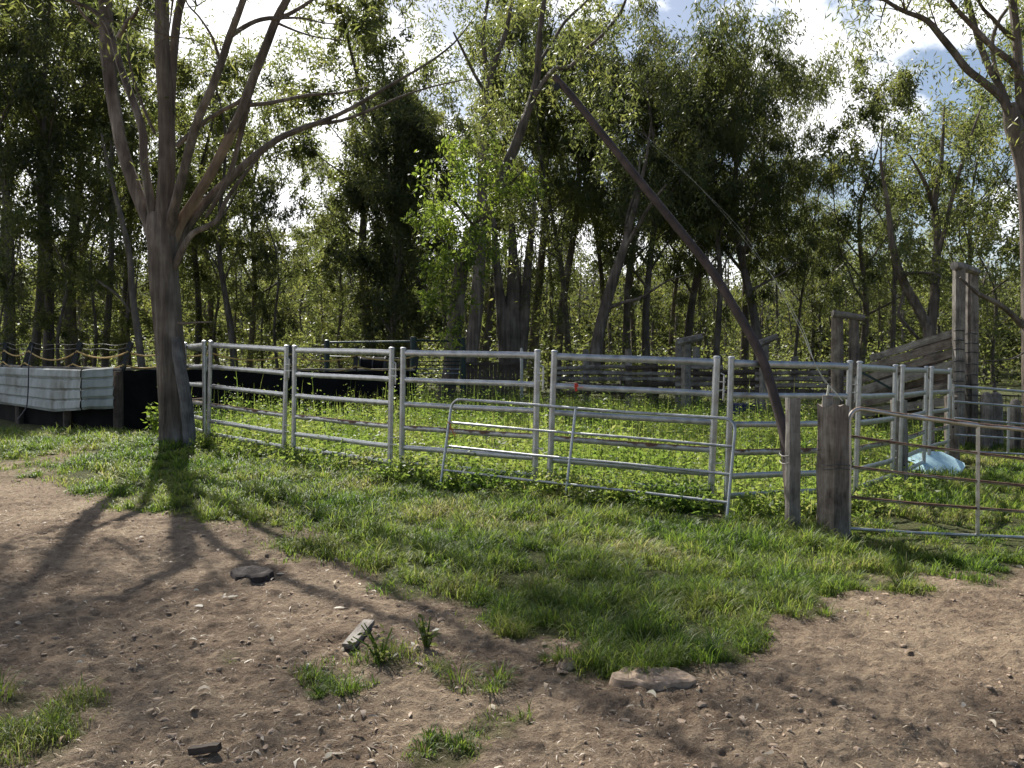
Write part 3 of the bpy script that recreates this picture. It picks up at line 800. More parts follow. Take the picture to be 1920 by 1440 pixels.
tree(1650, 52, 'A1', 13, "slender gum far behind the loading ramp", leaf=M_leaf_mid)
tree(1760, 54, 'A2', 12, "slender dark gum far behind the tall ramp posts", leaf=M_leaf_mid)
tree(1990, 34, 'C1', 14, "open gum at the far right edge of the paddock", bark=M_bark, leaf=M_leaf_mid)


def px_limbs(limbs, root, name, mat, sub=3, n=10, rough=.1, slim=1.0):
    """each limb: (mat or None, [(px,py,d,r)...])"""
    out = []
    for i, (mt, pts) in enumerate(limbs):
        b = MB(); pp = smooth_path([P(a, c, d) for (a, c, d, r) in pts], sub); rr = [q * slim for q in lerp_list([q[3] for q in pts], len(pp))]
        b.tube(pp, rr, n, rough=rough, seed=100 + i)
        out.append(b.build(name, mt or mat, root, origin=root.location))
    return out


def px_crown(root, clumps, mat, leafL, leafW, seed, name="crown", cn=90, droop=.9):
    r = np.random.default_rng(seed); cen = []
    for (c, rad, k) in clumps:
        m_ = max(3, int(cn * k / 3))
        for q in range(3):
            c2 = np.array(c) + r.normal(size=3) * rad * .42; cen.append(c2 + r.normal(size=(m_, 3)) * rad * np.array([.19, .19, .28]))
    V = leaves(np.concatenate(cen), leafL, leafW, r, droop) - np.array(root.location)
    return link(name, leaf_mesh(name, V), mat, root)


def twigs(mb, ends, r, count, ln, rad, seed):
    """thin side twigs with leaf clumps round the ends of limbs; returns clump centres"""
    R = random.Random(seed); out = []
    for (p, d) in ends:
        for k in range(count):
            q = Vector((R.uniform(-1, 1), R.uniform(-1, 1), R.uniform(-.4, 1))).normalized(); l2 = ln * R.uniform(.5, 1.2)
            e = p + (d * .5 + q).normalized() * l2; m_ = p.lerp(e, .5) + Vector((0, 0, .06 * l2)); mb.tube([p, m_, e], [rad, rad * .6, .006], 4, cap=False); out.append(e)
    return out


# ---- the big forked gum in front of the arena
BG = onground(329, 15.0)
big = thing("gum_tree", BG, "big forked grey gum with a split bark slab beside the steel yard's left end", "tree")
D0 = 15.0
trunk_pts = [(331, 850, D0, .46), (330, 832, D0, .36), (330, 815, D0, .30), (328, 790, D0, .275), (326, 750, D0, .265), (322, 690, D0, .255), (316, 620, D0, .25), (311, 560, D0, .25), (307, 510, D0, .255), (306, 470, D0, .265), (304, 435, D0, .275), (304, 400, D0, .24)]
px_limbs([(None, trunk_pts)], big, "trunk", M_bark, 3, 16, .10)
LIMBS = [
    (None, [(305, 492, 15, .2), (296, 452, 15, .2), (282, 415, 15.1, .175), (263, 375, 15.15, .145), (247, 335, 15.2, .13), (234, 297, 15.25, .125), (223, 250, 15.3, .125), (214, 200, 15.35, .13), (206, 140, 15.4, .14), (201, 90, 15.5, .145), (200, 40, 15.6, .14), (196, -20, 15.7, .13), (188, -110, 15.9, .12), (170, -230, 16.2, .10), (140, -400, 16.5, .07), (110, -560, 16.6, .03)]),
    (None, [(300, 465, 14.95, .12), (291, 422, 14.9, .115), (281, 370, 14.85, .095), (271, 310, 14.8, .085), (268, 250, 14.8, .085), (257, 210, 14.8, .08), (242, 170, 14.85, .075), (226, 125, 15, .07), (208, 60, 15.2, .065), (188, 30, 15.3, .055), (160, 12, 15.3, .04), (120, -2, 15.2, .03), (60, -30, 15, .02)]),
    (None, [(306, 440, 14.9, .19), (309, 380, 14.85, .165), (313, 310, 14.8, .155), (312, 230, 14.75, .15), (308, 150, 14.7, .145), (303, 80, 14.7, .135), (303, 0, 14.7, .125), (288, -60, 14.7, .10), (250, -130, 14.7, .085), (205, -180, 14.7, .07), (140, -260, 14.6, .05), (70, -330, 14.6, .02)]),
    (None, [(318, 300, 14.95, .08), (320, 220, 14.95, .085), (322, 150, 15, .085), (326, 90, 15.05, .085), (335, 20, 15.1, .08), (358, -50, 15.2, .075), (395, -140, 15.3, .065), (432, -225, 15.4, .055), (480, -340, 15.5, .035), (510, -440, 15.6, .015)]),
    (None, [(311, 462, 14.95, .14), (320, 420, 14.85, .12), (332, 370, 14.7, .1), (345, 320, 14.6, .092), (358, 268, 14.5, .088), (373, 220, 14.4, .085), (394, 172, 14.3, .08), (412, 125, 14.25, .075), (430, 70, 14.2, .07), (447, 25, 14.1, .065), (466, -30, 14.0, .06), (495, -130, 13.8, .055), (540, -280, 13.6, .045), (575, -420, 13.4, .025)]),
    (M_bark_peel, [(314, 476, 15, .12), (324, 450, 15, .115), (338, 418, 15, .11), (366, 374, 14.95, .1), (397, 322, 14.9, .098), (425, 268, 14.85, .094), (442, 232, 14.82, .082), (452, 210, 14.8, .04)]),
    (None, [(428, 258, 14.84, .07), (440, 235, 14.8, .088), (457, 198, 14.75, .09), (476, 143, 14.7, .085), (498, 88, 14.65, .08), (520, 32, 14.6, .075), (540, -5, 14.55, .07), (575, -90, 14.4, .06), (620, -200, 14.2, .05), (680, -340, 14, .035), (720, -460, 13.9, .02)]),
    (None, [(385, 408, 15.15, .03), (400, 385, 15.12, .045), (428, 335, 15.05, .055), (444, 283, 15, .055), (455, 235, 14.9, .06), (468, 185, 14.8, .06)]),
    (None, [(312, 490, 15.05, .13), (328, 464, 15.1, .12), (350, 425, 15.15, .105), (372, 398, 15.2, .098), (402, 362, 15.3, .09), (435, 332, 15.4, .085), (472, 298, 15.5, .08), (520, 262, 15.65, .07), (570, 240, 15.8, .062), (604, 228, 15.9, .055), (655, 205, 16, .045), (735, 158, 16.2, .035), (800, 120, 16.4, .026), (850, 82, 16.5, .02), (880, 45, 16.6, .012)]),
    (None, [(596, 232, 15.9, .045), (640, 226, 16, .036), (700, 204, 16.1, .03), (760, 178, 16.2, .024), (820, 160, 16.3, .018), (880, 148, 16.4, .01)]),
    (None, [(318, 515, 14.95, .08), (332, 492, 14.9, .075), (345, 462, 14.8, .065), (362, 438, 14.75, .06), (388, 425, 14.7, .055), (408, 412, 14.7, .052), (421, 382, 14.7, .045), (440, 352, 14.7, .04), (466, 318, 14.7, .03), (490, 290, 14.7, .015)]),
    (None, [(330, 275, 14.8, .05), (352, 255, 14.8, .045), (380, 232, 14.8, .045), (412, 210, 14.8, .04), (440, 196, 14.8, .04), (466, 180, 14.8, .05)]),
    (None, [(462, 197, 14.8, .05), (500, 194, 14.7, .042), (540, 186, 14.7, .036), (580, 178, 14.6, .03), (640, 174, 14.5, .022), (700, 160, 14.4, .012)]),
    (None, [(432, 68, 14.2, .05), (450, 55, 14.25, .046), (478, 40, 14.35, .044), (505, 34, 14.5, .044), (525, 36, 14.6, .05)]),
    (None, [(524, 34, 14.6, .05), (550, 22, 14.6, .042), (585, 0, 14.6, .034), (620, -30, 14.6, .02)]),
    (None, [(526, 34, 14.6, .03), (565, 34, 14.5, .02), (600, 42, 14.4, .014), (640, 46, 14.3, .008)]),
    (None, [(522, 44, 14.6, .028), (555, 58, 14.5, .02), (595, 70, 14.4, .015), (650, 76, 14.3, .008)]),
    (None, [(412, 112, 14.3, .03), (398, 70, 14.2, .026), (372, 30, 14.1, .02), (352, 8, 14, .016), (330, -40, 13.9, .01)]),
    (None, [(204, 70, 15.5, .06), (190, 55, 15.6, .05), (172, 42, 15.6, .04), (150, 20, 15.6, .03), (135, -20, 15.6, .02)]),
    (None, [(222, 70, 14.7, .05), (240, 40, 14.6, .045), (255, 25, 14.5, .035), (268, -10, 14.4, .02)]),
    (None, [(290, 250, 15, .03), (268, 200, 15.2, .03), (245, 130, 15.4, .025), (238, 60, 15.5, .02)]),
    (None, [(334, 606, 14.7, .03), (352, 606, 14.6, .022), (376, 604, 14.5, .018), (402, 604, 14.4, .01)]),
]
px_limbs(LIMBS, big, "limb", M_bark, 3, 9, .14, .86)
slab = MB(); sl = [(329, 632), (333, 660), (340, 700), (349, 750), (354, 800), (357, 838)]
pp = [P(a, b, 14.66) for a, b in sl]
for i in range(len(pp) - 1):
    pass
slab.tube(smooth_path(pp, 3), lerp_list([.07, .10, .11, .115, .115, .12], 16), 8, squash=(.35, 1.0), rough=.25, seed=3)
slab.build("bark_slab", wood_mat("grey_bark_slab", (.045, .042, .042), (.11, .105, .105), (.19, .185, .185)), big, origin=BG)
wb = MB()
for z0 in (.4, 1.25):
    q = [BG + Vector((.31 * math.cos(a), .31 * math.sin(a), 1.25 + z0 * .1 + .02 * math.sin(a * 2))) for a in np.linspace(0, 6.283, 20)]
wb.tube(q, .005, 4); wb.build("tie_wire", M_wire, big, origin=BG)
tw = MB(); ends = []
for (px, py, d) in [(170, -230, 16.2), (120, -2, 15.2), (60, -30, 15), (110, -560, 16.6), (140, -400, 16.5), (70, -330, 14.6), (140, -260, 14.6), (205, -180, 14.7), (620, -200, 14.2), (432, -225, 15.4), (575, -90, 14.4), (135, -20, 15.6), (330, -40, 13.9), (620, -30, 14.6), (348, -60, 15.2)]:
    ends.append((P(px, py, d), Vector((0, 0, .6))))
tips = twigs(tw, ends, None, 4, 1.7, .03, 4)
tips2 = twigs(tw, [(t, Vector((0, 0, .2))) for t in tips], None, 4, 1.0, .014, 6)
tw.build("twigs", M_bark, big, origin=BG)['kind'] = 'stuff'
cl = [(t, .75, .62) for t in tips2] + [(t, .7, .5) for t in tips]
cl += [(P(875, 50, 16.6), .5, .5), (P(880, 148, 16.4), .45, .4), (P(325, 205, 14.7), .25, .12), (P(268, 320, 14.6), .2, .12), (P(648, 50, 14.3), .4, .3), (P(640, 15, 14.4), .5, .5), (P(448, 55, 14.2), .25, .2), (P(660, 90, 14.3), .35, .25)]
px_crown(big, cl, M_leaf_mid, .17, .03, 40, cn=70)

# ---- the gum at the right edge
RD = 18.5
RG = onground(1928, RD)
rg = thing("gum_tree", RG, "tall gum at the right edge with limbs arching over the loading ramp", "tree")
px_limbs([(None, [(1944, 850, RD, .34), (1942, 800, RD, .27), (1938, 700, RD, .235), (1936, 600, RD, .225), (1934, 480, RD, .22), (1930, 380, RD, .21), (1920, 300, RD, .20), (1902, 240, RD, .20), (1893, 195, RD, .14)])], rg, "trunk", M_bark, 3, 14, .08)
px_limbs([
    (M_bark_dark, [(1902, 245, RD, .12), (1882, 190, 18.4, .1), (1847, 157, 18.3, .095), (1813, 130, 18.2, .09), (1790, 100, 18.1, .085), (1763, 67, 18, .08), (1737, 38, 17.9, .07), (1697, 22, 17.8, .055), (1662, 2, 17.7, .045), (1610, -40, 17.5, .02)]),
    (M_bark_dark, [(1895, 215, RD, .11), (1876, 165, 18.6, .095), (1856, 130, 18.7, .09), (1838, 85, 18.8, .085), (1822, 30, 18.9, .08), (1812, -20, 19, .07), (1800, -140, 19.2, .04)]),
    (None, [(1915, 140, 18.4, .09), (1895, 115, 18.3, .08), (1862, 90, 18.2, .075), (1832, 58, 18.1, .07), (1805, 30, 18, .06), (1776, -5, 17.9, .05), (1740, -70, 17.8, .02)]),
    (None, [(1916, 300, RD, .15), (1916, 240, 18.6, .13), (1911, 150, 18.6, .12), (1906, 70, 18.6, .11), (1898, 0, 18.7, .1), (1885, -150, 18.9, .05)]),
    (None, [(1905, 75, 18.6, .06), (1885, 60, 18.5, .055), (1862, 35, 18.4, .05), (1838, 8, 18.3, .04), (1825, -40, 18.2, .02)]),
    (M_bark_pale, [(1890, 200, 18.9, .07), (1872, 150, 19, .06), (1860, 90, 19.1, .055), (1870, 45, 19.2, .05), (1890, 15, 19.3, .04)]),
    (None, [(1916, 610, RD, .09), (1895, 588, 18.3, .07), (1872, 570, 18.1, .065), (1845, 556, 17.9, .06), (1830, 548, 17.8, .05), (1800, 520, 17.7, .02)]),
    (M_bark_dark, [(1922, 660, 18, .02), (1900, 672, 17.8, .02), (1880, 675, 17.6, .016), (1850, 676, 17.5, .012), (1838, 674, 17.4, .008)]),
    (M_bark_dark, [(1865, 675, 17.6, .014), (1885, 692, 17.6, .012), (1898, 704, 17.6, .01)]),
], rg, "limb", M_bark, 3, 9, .10, .82)
tw = MB(); ends = []
for (px, py, d) in [(1610, -40, 17.5), (1662, 2, 17.7), (1740, -70, 17.8), (1800, -140, 19.2), (1885, -150, 18.9), (1825, -40, 18.2), (1776, -5, 17.9), (1697, 22, 17.8), (1812, -20, 19), (1763, 67, 18), (1898, 0, 18.7), (1980, 60, 18.3), (1990, 200, 18.6)]:
    ends.append((P(px, py, d), Vector((-.1, 0, .3))))
tips = twigs(tw, ends, None, 4, 1.1, .02, 14)
tw.build("twigs", M_bark_dark, rg, origin=RG)['kind'] = 'stuff'
px_crown(rg, [(t, .85, 1.5) for t in tips], M_leaf_mid, .17, .034, 41, cn=80)

# ---- the bright leaning gum inside the yard
LD = 25.0
LGp = onground(833, LD)
lg = thing("gum_tree", LGp, "leaning gum with bright fresh leaves growing inside the steel panel yard", "tree")
px_limbs([(None, [(826, 778, LD, .33), (833, 752, LD, .27), (845, 700, LD, .245), (850, 640, LD, .235), (856, 580, LD, .225), (863, 520, LD, .215), (872, 470, LD, .2), (890, 432, LD, .19), (915, 395, LD, .175), (935, 350, LD, .165), (950, 310, LD, .155), (968, 270, LD, .15), (982, 230, LD, .14)])], lg, "trunk", M_bark_dark, 3, 12, .12)
px_limbs([
    (None, [(980, 235, LD, .13), (998, 185, LD, .12), (1008, 135, LD, .11), (1010, 90, 24.8, .1), (1016, 30, 24.6, .08), (1030, -60, 24.4, .04)]),
    (M_bark, [(995, 195, LD, .09), (1015, 160, 24.9, .08), (1040, 130, 24.8, .075), (1070, 125, 24.7, .07), (1095, 95, 24.6, .065), (1120, 75, 24.5, .06), (1145, 48, 24.4, .05), (1165, 20, 24.3, .045), (1180, -20, 24.2, .03)]),
    (None, [(1010, 120, LD, .06), (1035, 80, 25.1, .055), (1060, 40, 25.2, .05), (1090, 12, 25.3, .04), (1120, -20, 25.4, .02)]),
    (None, [(892, 430, LD, .06), (870, 400, 24.7, .045), (845, 370, 24.4, .03), (825, 350, 24.2, .014)]),
    (None, [(866, 500, LD, .06), (848, 470, 24.7, .045), (820, 440, 24.4, .03), (795, 410, 24.2, .014)]),
    (None, [(935, 352, LD, .05), (955, 345, 24.8, .04), (980, 320, 24.6, .025), (1000, 300, 24.5, .012)]),
    (None, [(858, 570, LD, .045), (842, 555, 24.7, .03), (820, 560, 24.4, .015)]),
], lg, "limb", M_bark_dark, 3, 7, .1)
cl = []
R = random.Random(55)
for (x, y, r_, k) in [(800, 410, .9, .8), (785, 405, .5, .6), (835, 345, 1.1, 1.2), (865, 325, 1.0, 1.2), (850, 385, 1.1, 1.5), (875, 410, 1.0, 1.2), (905, 350, 1.1, 1.2), (935, 400, 1.0, 1.1), (960, 370, .9, 1.0), (840, 440, 1.0, 1.2), (820, 470, .9, 1.0), (880, 470, .9, 1.1), (905, 445, .8, .8), (850, 500, .9, 1.1),
                     (890, 500, .7, .7), (835, 560, .8, .8), (815, 575, .6, .5), (870, 545, .7, .7), (850, 600, .6, .5), (840, 640, .4, .25), (965, 330, .8, .7), (860, 290, .8, .6), (900, 300, .9, .7)]:
    cl.append((P(x, y, LD - .6 + R.uniform(-.9, .7)), r_ * .85, k * 1.0))
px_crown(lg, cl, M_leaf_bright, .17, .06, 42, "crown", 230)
cl = []
for i in range(54):
    x = R.uniform(880, 1190); y = R.uniform(-90, 300) if x > 960 else R.uniform(180, 300)
    if R.random() < .9: cl.append((P(x, y, LD + R.uniform(-1.6, 1.6)), R.uniform(.5, .9), R.uniform(.4, 1.0)))
px_crown(lg, cl, M_leaf_mid, .17, .055, 43, "crown", 120)

# ---- pale trunks that stand out in the tree line
def custom_tree(px, d, label, limbs, clumps, bark, leaf, seed, cn=90):
    root = thing("gum_tree", onground(px, d), label, "tree")
    px_limbs([(None, [(a, b, d + dd, r) for (a, b, dd, r) in limbs[0]])], root, "trunk", bark, 3, 10, .08)
    px_limbs([(None, [(a, b, d + dd, r) for (a, b, dd, r) in lm]) for lm in limbs[1:]], root, "limb", bark, 3, 6, .08)
    R = random.Random(seed)
    px_crown(root, [(P(x, y, d + R.uniform(-1, 1)), r * .8, k) for (x, y, r, k) in clumps], leaf, .18, .05, seed, "crown", cn)
    return root


R = random.Random(91)
cc = [(R.uniform(790, 960), R.uniform(-60, 260), R.uniform(.6, 1.1), R.uniform(.4, 1)) for _ in range(60)]
custom_tree(905, 30, "pale trunked gum rising just behind the bright leaning gum", [[(880, 700, 0, .26), (895, 560, 0, .23), (902, 420, 0, .2), (905, 330, 0, .18), (908, 260, 0, .17), (913, 200, 0, .16), (918, 140, 0, .15)],
             [(916, 150, 0, .12), (932, 105, -.2, .1), (948, 62, -.4, .09), (958, 15, -.6, .07), (975, -60, -1, .03)], [(915, 160, 0, .1), (908, 100, .2, .09), (905, 60, .3, .08), (915, 0, .4, .06), (920, -80, .5, .03)], [(914, 180, 0, .07), (890, 140, -.3, .06), (868, 95, -.6, .05), (850, 60, -.8, .03)]], cc, M_bark, M_leaf_mid, 91)
cc = [(R.uniform(1120, 1330), R.uniform(60, 430), R.uniform(.6, 1.1), R.uniform(.4, .9)) for _ in range(60)]
custom_tree(1118, 31, "pale leaning gum trunk with a low side limb behind the rail fence", [[(1112, 700, 0, .26), (1120, 640, 0, .23), (1132, 585, 0, .21), (1148, 530, 0, .2), (1168, 470, 0, .16), (1185, 410, 0, .12), (1200, 350, 0, .085), (1213, 290, 0, .05), (1222, 220, 0, .02)],
             [(1134, 582, 0, .08), (1165, 568, -.3, .07), (1198, 560, -.6, .06), (1230, 540, -.9, .045), (1262, 522, -1.2, .03), (1300, 512, -1.4, .012)], [(1166, 475, 0, .1), (1195, 425, -.3, .08), (1222, 380, -.6, .06), (1250, 345, -.8, .03)], [(1172, 455, 0, .08), (1178, 400, .4, .07), (1196, 340, .6, .05), (1200, 280, .8, .02)]], cc, M_bark, M_leaf_dark, 92, 150)
cc = [(R.uniform(1590, 1870), R.uniform(110, 560), R.uniform(.7, 1.2), R.uniform(.5, 1.1)) for _ in range(95)]
cc = [c for c in cc if c[1] > 560 - (c[0] - 1540) * 1.6 and not (c[0] > 1800 and c[1] < 180)]
custom_tree(1742, 28, "forked gum with peeling reddish limbs behind the loading ramp", [[(1744, 720, 0, .26), (1743, 660, 0, .22), (1742, 610, 0, .21)],
             [(1742, 618, 0, .17), (1720, 575, 0, .15), (1700, 540, 0, .14), (1684, 500, -.2, .12), (1672, 450, -.3, .1), (1664, 380, -.4, .07), (1650, 300, -.5, .04)], [(1744, 615, 0, .17), (1752, 560, 0, .15), (1754, 500, .2, .14), (1758, 440, .3, .12), (1752, 380, .4, .1), (1765, 300, .5, .07), (1770, 200, .6, .03)],
             [(1756, 480, .2, .09), (1772, 430, 0, .07), (1788, 360, -.2, .06), (1812, 280, -.4, .05), (1840, 200, -.6, .02)], [(1690, 515, -.1, .06), (1715, 512, -.5, .055), (1750, 513, -.8, .05), (1765, 520, -1, .03)], [(1752, 400, .4, .08), (1742, 360, -.2, .07), (1728, 330, -.5, .05), (1705, 290, -.8, .02)],
             [(1722, 635, -1, .05), (1700, 610, -1.2, .06), (1685, 590, -1.4, .05), (1690, 565, -1.5, .04), (1696, 540, -1.6, .02)]], cc, M_bark, M_leaf_mid, 93, 120)
custom_tree(960, 33, "massive dark trunk of three joined stems behind the far board fence", [[(960, 700, 0, .5), (961, 650, 0, .46), (962, 590, 0, .38), (964, 540, 0, .3), (962, 480, 0, .2), (960, 420, 0, .12)],
             [(948, 690, -.1, .3), (944, 620, -.1, .26), (938, 560, -.1, .22), (930, 480, -.1, .16), (925, 400, 0, .08)], [(974, 690, -.1, .3), (980, 620, -.1, .26), (985, 560, -.1, .22), (992, 470, -.1, .16), (1004, 380, 0, .08)]],
            [(R.uniform(900, 1050), R.uniform(340, 600), R.uniform(.7, 1.1), R.uniform(.5, 1)) for _ in range(50)], M_bark_dark, M_leaf_dark, 94, 110)
custom_tree(258, 30, "thin pale leaning trunk showing just left of the big forked gum", [[(266, 690, 0, .13), (258, 620, 0, .12), (248, 550, 0, .11), (243, 480, 0, .1), (225, 400, 0, .09), (205, 320, 0, .06), (190, 250, 0, .03)], [(244, 585, 0, .04), (222, 555, -.3, .045), (195, 535, -.5, .04), (180, 524, -.6, .02)]],
            [(R.uniform(150, 250), R.uniform(200, 460), R.uniform(.6, 1), R.uniform(.4, .8)) for _ in range(22)], M_bark_pale, M_leaf_dark, 95)


# ---- far woodland and scrub as masses
def far_wood():
    r = np.random.default_rng(404); cen = []; tb = MB()
    for i in range(760):
        d = r.uniform(70, 200); X = r.uniform(-.85, .85) * d; z0 = float(T(X, d)); h = r.uniform(6, 11.5)
        k = int(520 * (90 / d) ** .6); rr = r.uniform(1.5, 3.0)
        c = np.array([X, d, z0 + h * .55]) + r.normal(size=(k, 3)) * np.array([rr * .7, rr * .7, h * .24])
        cen.append(c)
        if d < 150:
            for q in range(2):
                x2 = X + r.normal() * 2.2; d2 = d - r.uniform(0, 4); tb.tube([(x2, d2, z0 - 1.5), (x2 + r.normal() * .25, d2, z0 + h * .5), (x2 + r.normal() * .5, d2, z0 + h * 1.05)], [r.uniform(.10, .22), .12, .04], 5, cap=False)
    V = leaves(np.concatenate(cen), .50, .22, r, .4)
    tag(link("distant_woodland", leaf_mesh("distant_woodland", V), M_far), "sunlit olive woodland on the rise far behind the trees", None, None, "stuff")
    tag(tb.build("distant_trunks", M_bark, None), "thin trunks of the far woodland", None, None, "stuff")


far_wood()


def scrub():
    r = np.random.default_rng(405); cen = []
    for i in range(330):
        d = r.uniform(36, 68); X = r.uniform(-.8, .8) * d; px = 960 + 1600 * X / d
        if px > 1780 and r.random() < .75: continue
        h = r.uniform(1.0, 4.2) * (1.35 if px < 700 else 1.0); rr = r.uniform(.8, 1.8); z0 = float(T(X, d)); k = int(r.uniform(90, 230))
        cen.append(np.array([X, d, z0 + h * .5]) + r.normal(size=(k, 3)) * np.array([rr * .7, rr * .7, h * .27]))
    V = leaves(np.concatenate(cen), .24, .09, r, .2)
    tag(link("undergrowth", leaf_mesh("undergrowth", V), M_leaf_mid), "leafy undergrowth between the trunks behind the yards", None, None, "stuff")


scrub()

# ------------------------------------------------------------------ galvanised panels
HR = [.19, .42, .70, 1.03, 1.37, 1.745]


def make_panel():
    root = thing("cattle_panel", (0, 0, 0), "x", "fence panel", "galvanised cattle panels round the weedy yard")
    Lp = 2.06
    for x in (0.04, Lp - .04):
        b = MB(); b.tube([(x, 0, -.02), (x, 0, 1.80)], .041, 12, squash=(.8, 1)); b.tube([(x, 0, 1.80), (x, 0, 1.818), (x, 0, 1.826)], [.044, .04, .02], 12)
        b.build("post", M_galv, root)
    for i, z in enumerate(HR):
        b = MB(); hh = .044 if i == 5 else .037
        b.tube([(.07, 0, z)] + [(x, 0, z + .004 * math.sin(x * 2 + i)) for x in (.6, 1.2, 1.7)] + [(Lp - .07, 0, z)], hh, 14, squash=(.42, 1.0), up=(0, 1, 0))
        b.build("rail", M_galv_rust if i in (2,) else M_galv, root)
    for z in (.45, 1.42):
        for z2 in (z, z + .1):
            b = MB(); b.beam((Lp - .02, -.02, z2), (Lp + .075, -.02, z2), .03, .012); b.build("lug", M_galv, root)
    b = MB(); b.tube([(Lp + .055, -.02, 1.30), (Lp + .055, -.02, 1.60)], .011, 8); b.tube([(Lp + .055, -.02, 1.60), (Lp + .02, -.05, 1.62)], .009, 6)
    b.build("pin", M_galv, root)
    return root


PANEL_LABEL = ["galvanised panel on the far side of the yard, end on behind the big gum trunk",
               "galvanised panel running back from the left corner post, half hidden by the big gum",
               "narrow looking galvanised panel at the left of the yard, next to the big gum",
               "galvanised panel between the left corner panel and the one with the sun glint",
               "galvanised panel with sun glint on its top rails, behind the loose gate's left half",
               "widest looking galvanised panel, behind the right half of the loose leaning gate",
               "galvanised panel crossed by the rusty boom, behind the two timber gate posts",
               "galvanised panel going back just right of the thick timber post",
               "galvanised panel behind the drilled timber posts, second from the yard's right end",
               "farthest right galvanised panel, seen nearly end on beside the loading ramp"]
pproto = make_panel()
for i, (xa, da, xb, db) in enumerate(CHAIN):
    o = pproto if i == 0 else copy_tree(pproto)
    a, b = onground(xa, da), onground(xb, db)
    o.location = a; ln = math.hypot(b.x - a.x, b.y - a.y)
    o.rotation_euler = (0, -math.atan2(b.z - a.z, ln), math.atan2(b.y - a.y, b.x - a.x)); o.scale = (ln / 2.06, 1, 1)
    o['label'] = PANEL_LABEL[i]

# red tag and orange twine
p = P(1079, 726, 10.62); b = MB(); b.beam(p + Vector((0, 0, .05)), p + Vector((.01, 0, -.05)), .012, .03); b.beam(p + Vector((0, -.01, .03)), p + Vector((.02, -.01, .0)), .012, .05)
tag(b.build("plastic_tag", M_red, None, origin=(0, 0, 0)), "small red plastic tag hanging on the second rail of the widest panel", "tag")


# ------------------------------------------------------------------ loose pipe gate leaning on the panels
def loose_gate():
    TL, TR = P(848, 748, 11.15), P(1380, 786, 9.5)
    e = (TR - TL).normalized(); ln = (TR - TL).length
    back = Vector((-e.y, e.x, 0)).normalized()
    if back.y < 0: back = -back
    dn = (Vector((0, 0, -1)) - back * .2).normalized(); dn = (dn - e * dn.dot(e)).normalized()
    base = TL + dn * 1.12
    root = thing("pipe_gate", base, "loose light pipe gate with rounded corners leaning against the steel panels", "gate")

    def Q(x, y): return TL + e * x + dn * y
    r = .019; f = MB(); c = .13
    pts = [Q(0, 1.12), Q(0, c)] + [Q(c - c * math.cos(t), c - c * math.sin(t)) for t in np.linspace(.2, 1.37, 5)] + [Q(c, 0), Q(ln * .3, .0), Q(ln * .6, .012), Q(ln - c, 0)] + [Q(ln - c + c * math.sin(t), c - c * math.cos(t)) for t in np.linspace(.2, 1.37, 5)] + [Q(ln, c), Q(ln, 1.12)]
    f.tube(pts, r, 10, cap=True); f.build("frame", M_galv, root, origin=base)
    for y in (.31, .62, .93):
        b = MB(); b.tube([Q(.01, y), Q(ln * .33, y + .006), Q(ln * .66, y - .004), Q(ln - .01, y)], .0165, 10); b.build("rail", M_galv, root, origin=base)
    b = MB(); b.tube([Q(ln * .475, .0), Q(ln * .475, 1.1)], .018, 10); b.build("brace", M_galv, root, origin=base)
    tw = MB(); p = Q(0, .33)
    tw.tube([p + Vector((-.02, -.02, .03)), p + Vector((.02, -.025, 0)), p + Vector((.025, -.02, -.05)), p + Vector((.08, -.02, -.16))], .007, 5); tw.tube([p + Vector((.02, -.025, 0)), p + Vector((.015, -.03, -.12)), p + Vector((.0, -.03, -.22))], .005, 5)
    tw.tube([p + Vector((.025, -.02, -.04)), p + Vector((.10, -.02, -.14))], .004, 5)
    tag(tw.build("baling_twine", M_orange, None), "frayed orange twine tied to the loose gate's left upright", "twine")


loose_gate()


# ------------------------------------------------------------------ farm gate and its posts
def farm_gate():
    d = 8.85
    base = P(1592, 992, d); root = thing("farm_gate", base, "rusty pipe farm gate with curved corner hung on the thick timber post", "gate")

    def up(x): return (x - 1592) / 328.0
    f = MB(); top = [P(1591, 1000, d), P(1592, 900, d), P(1592, 800, d), P(1594, 783, d), P(1600, 772, d), P(1611, 767, d), P(1630, 769, d), P(1700, 780, d), P(1833, 797, d), P(1925, 806, d), P(2090, 828, d), P(2160, 838, d), P(2175, 850, d), P(2178, 1020, d)]
    f.tube(smooth_path(top, 3), .024, 12); f.build("frame", M_gate, root, origin=base)
    sl = MB(); sl.tube([P(1702, 780, d), P(1765, 788, d), P(1832, 797, d)], .0285, 12); sl.build("sleeve", M_gate, root, origin=base)
    for (a, b_, c, dd, mt) in ((1594, 818, 1833, 850, M_gate_rust), (1594, 875, 1833, 902, M_gate_rust), (1594, 932, 1833, 953, M_gate_rust), (1594, 991, 1833, 1004, M_galv)):
        b = MB(); s = (dd - b_) / (c - a)
        b.tube([P(a, b_, d), P(1720, b_ + s * 126 + 1.5, d), P(c, dd, d), P(2000, dd + s * 167 - 2, d), P(2176, dd + s * 343 - 6, d)], .0165, 10); b.build("rail", mt, root, origin=base)
    b = MB(); b.tube([P(1834, 798, d), P(1833, 1010, d)], .02, 10); b.build("brace", M_gate, root, origin=base)
    for y in (860, 1004):
        b = MB(); p = P(1588, y, d + .02); b.tube([p + Vector((.02, 0, .025)), p + Vector((.02, 0, -.025))], .034, 10); b.beam(p + Vector((-.12, .03, 0)), p + Vector((.02, 0, 0)), .03, .03); b.build("hinge", M_rust, root, origin=base)


farm_gate()


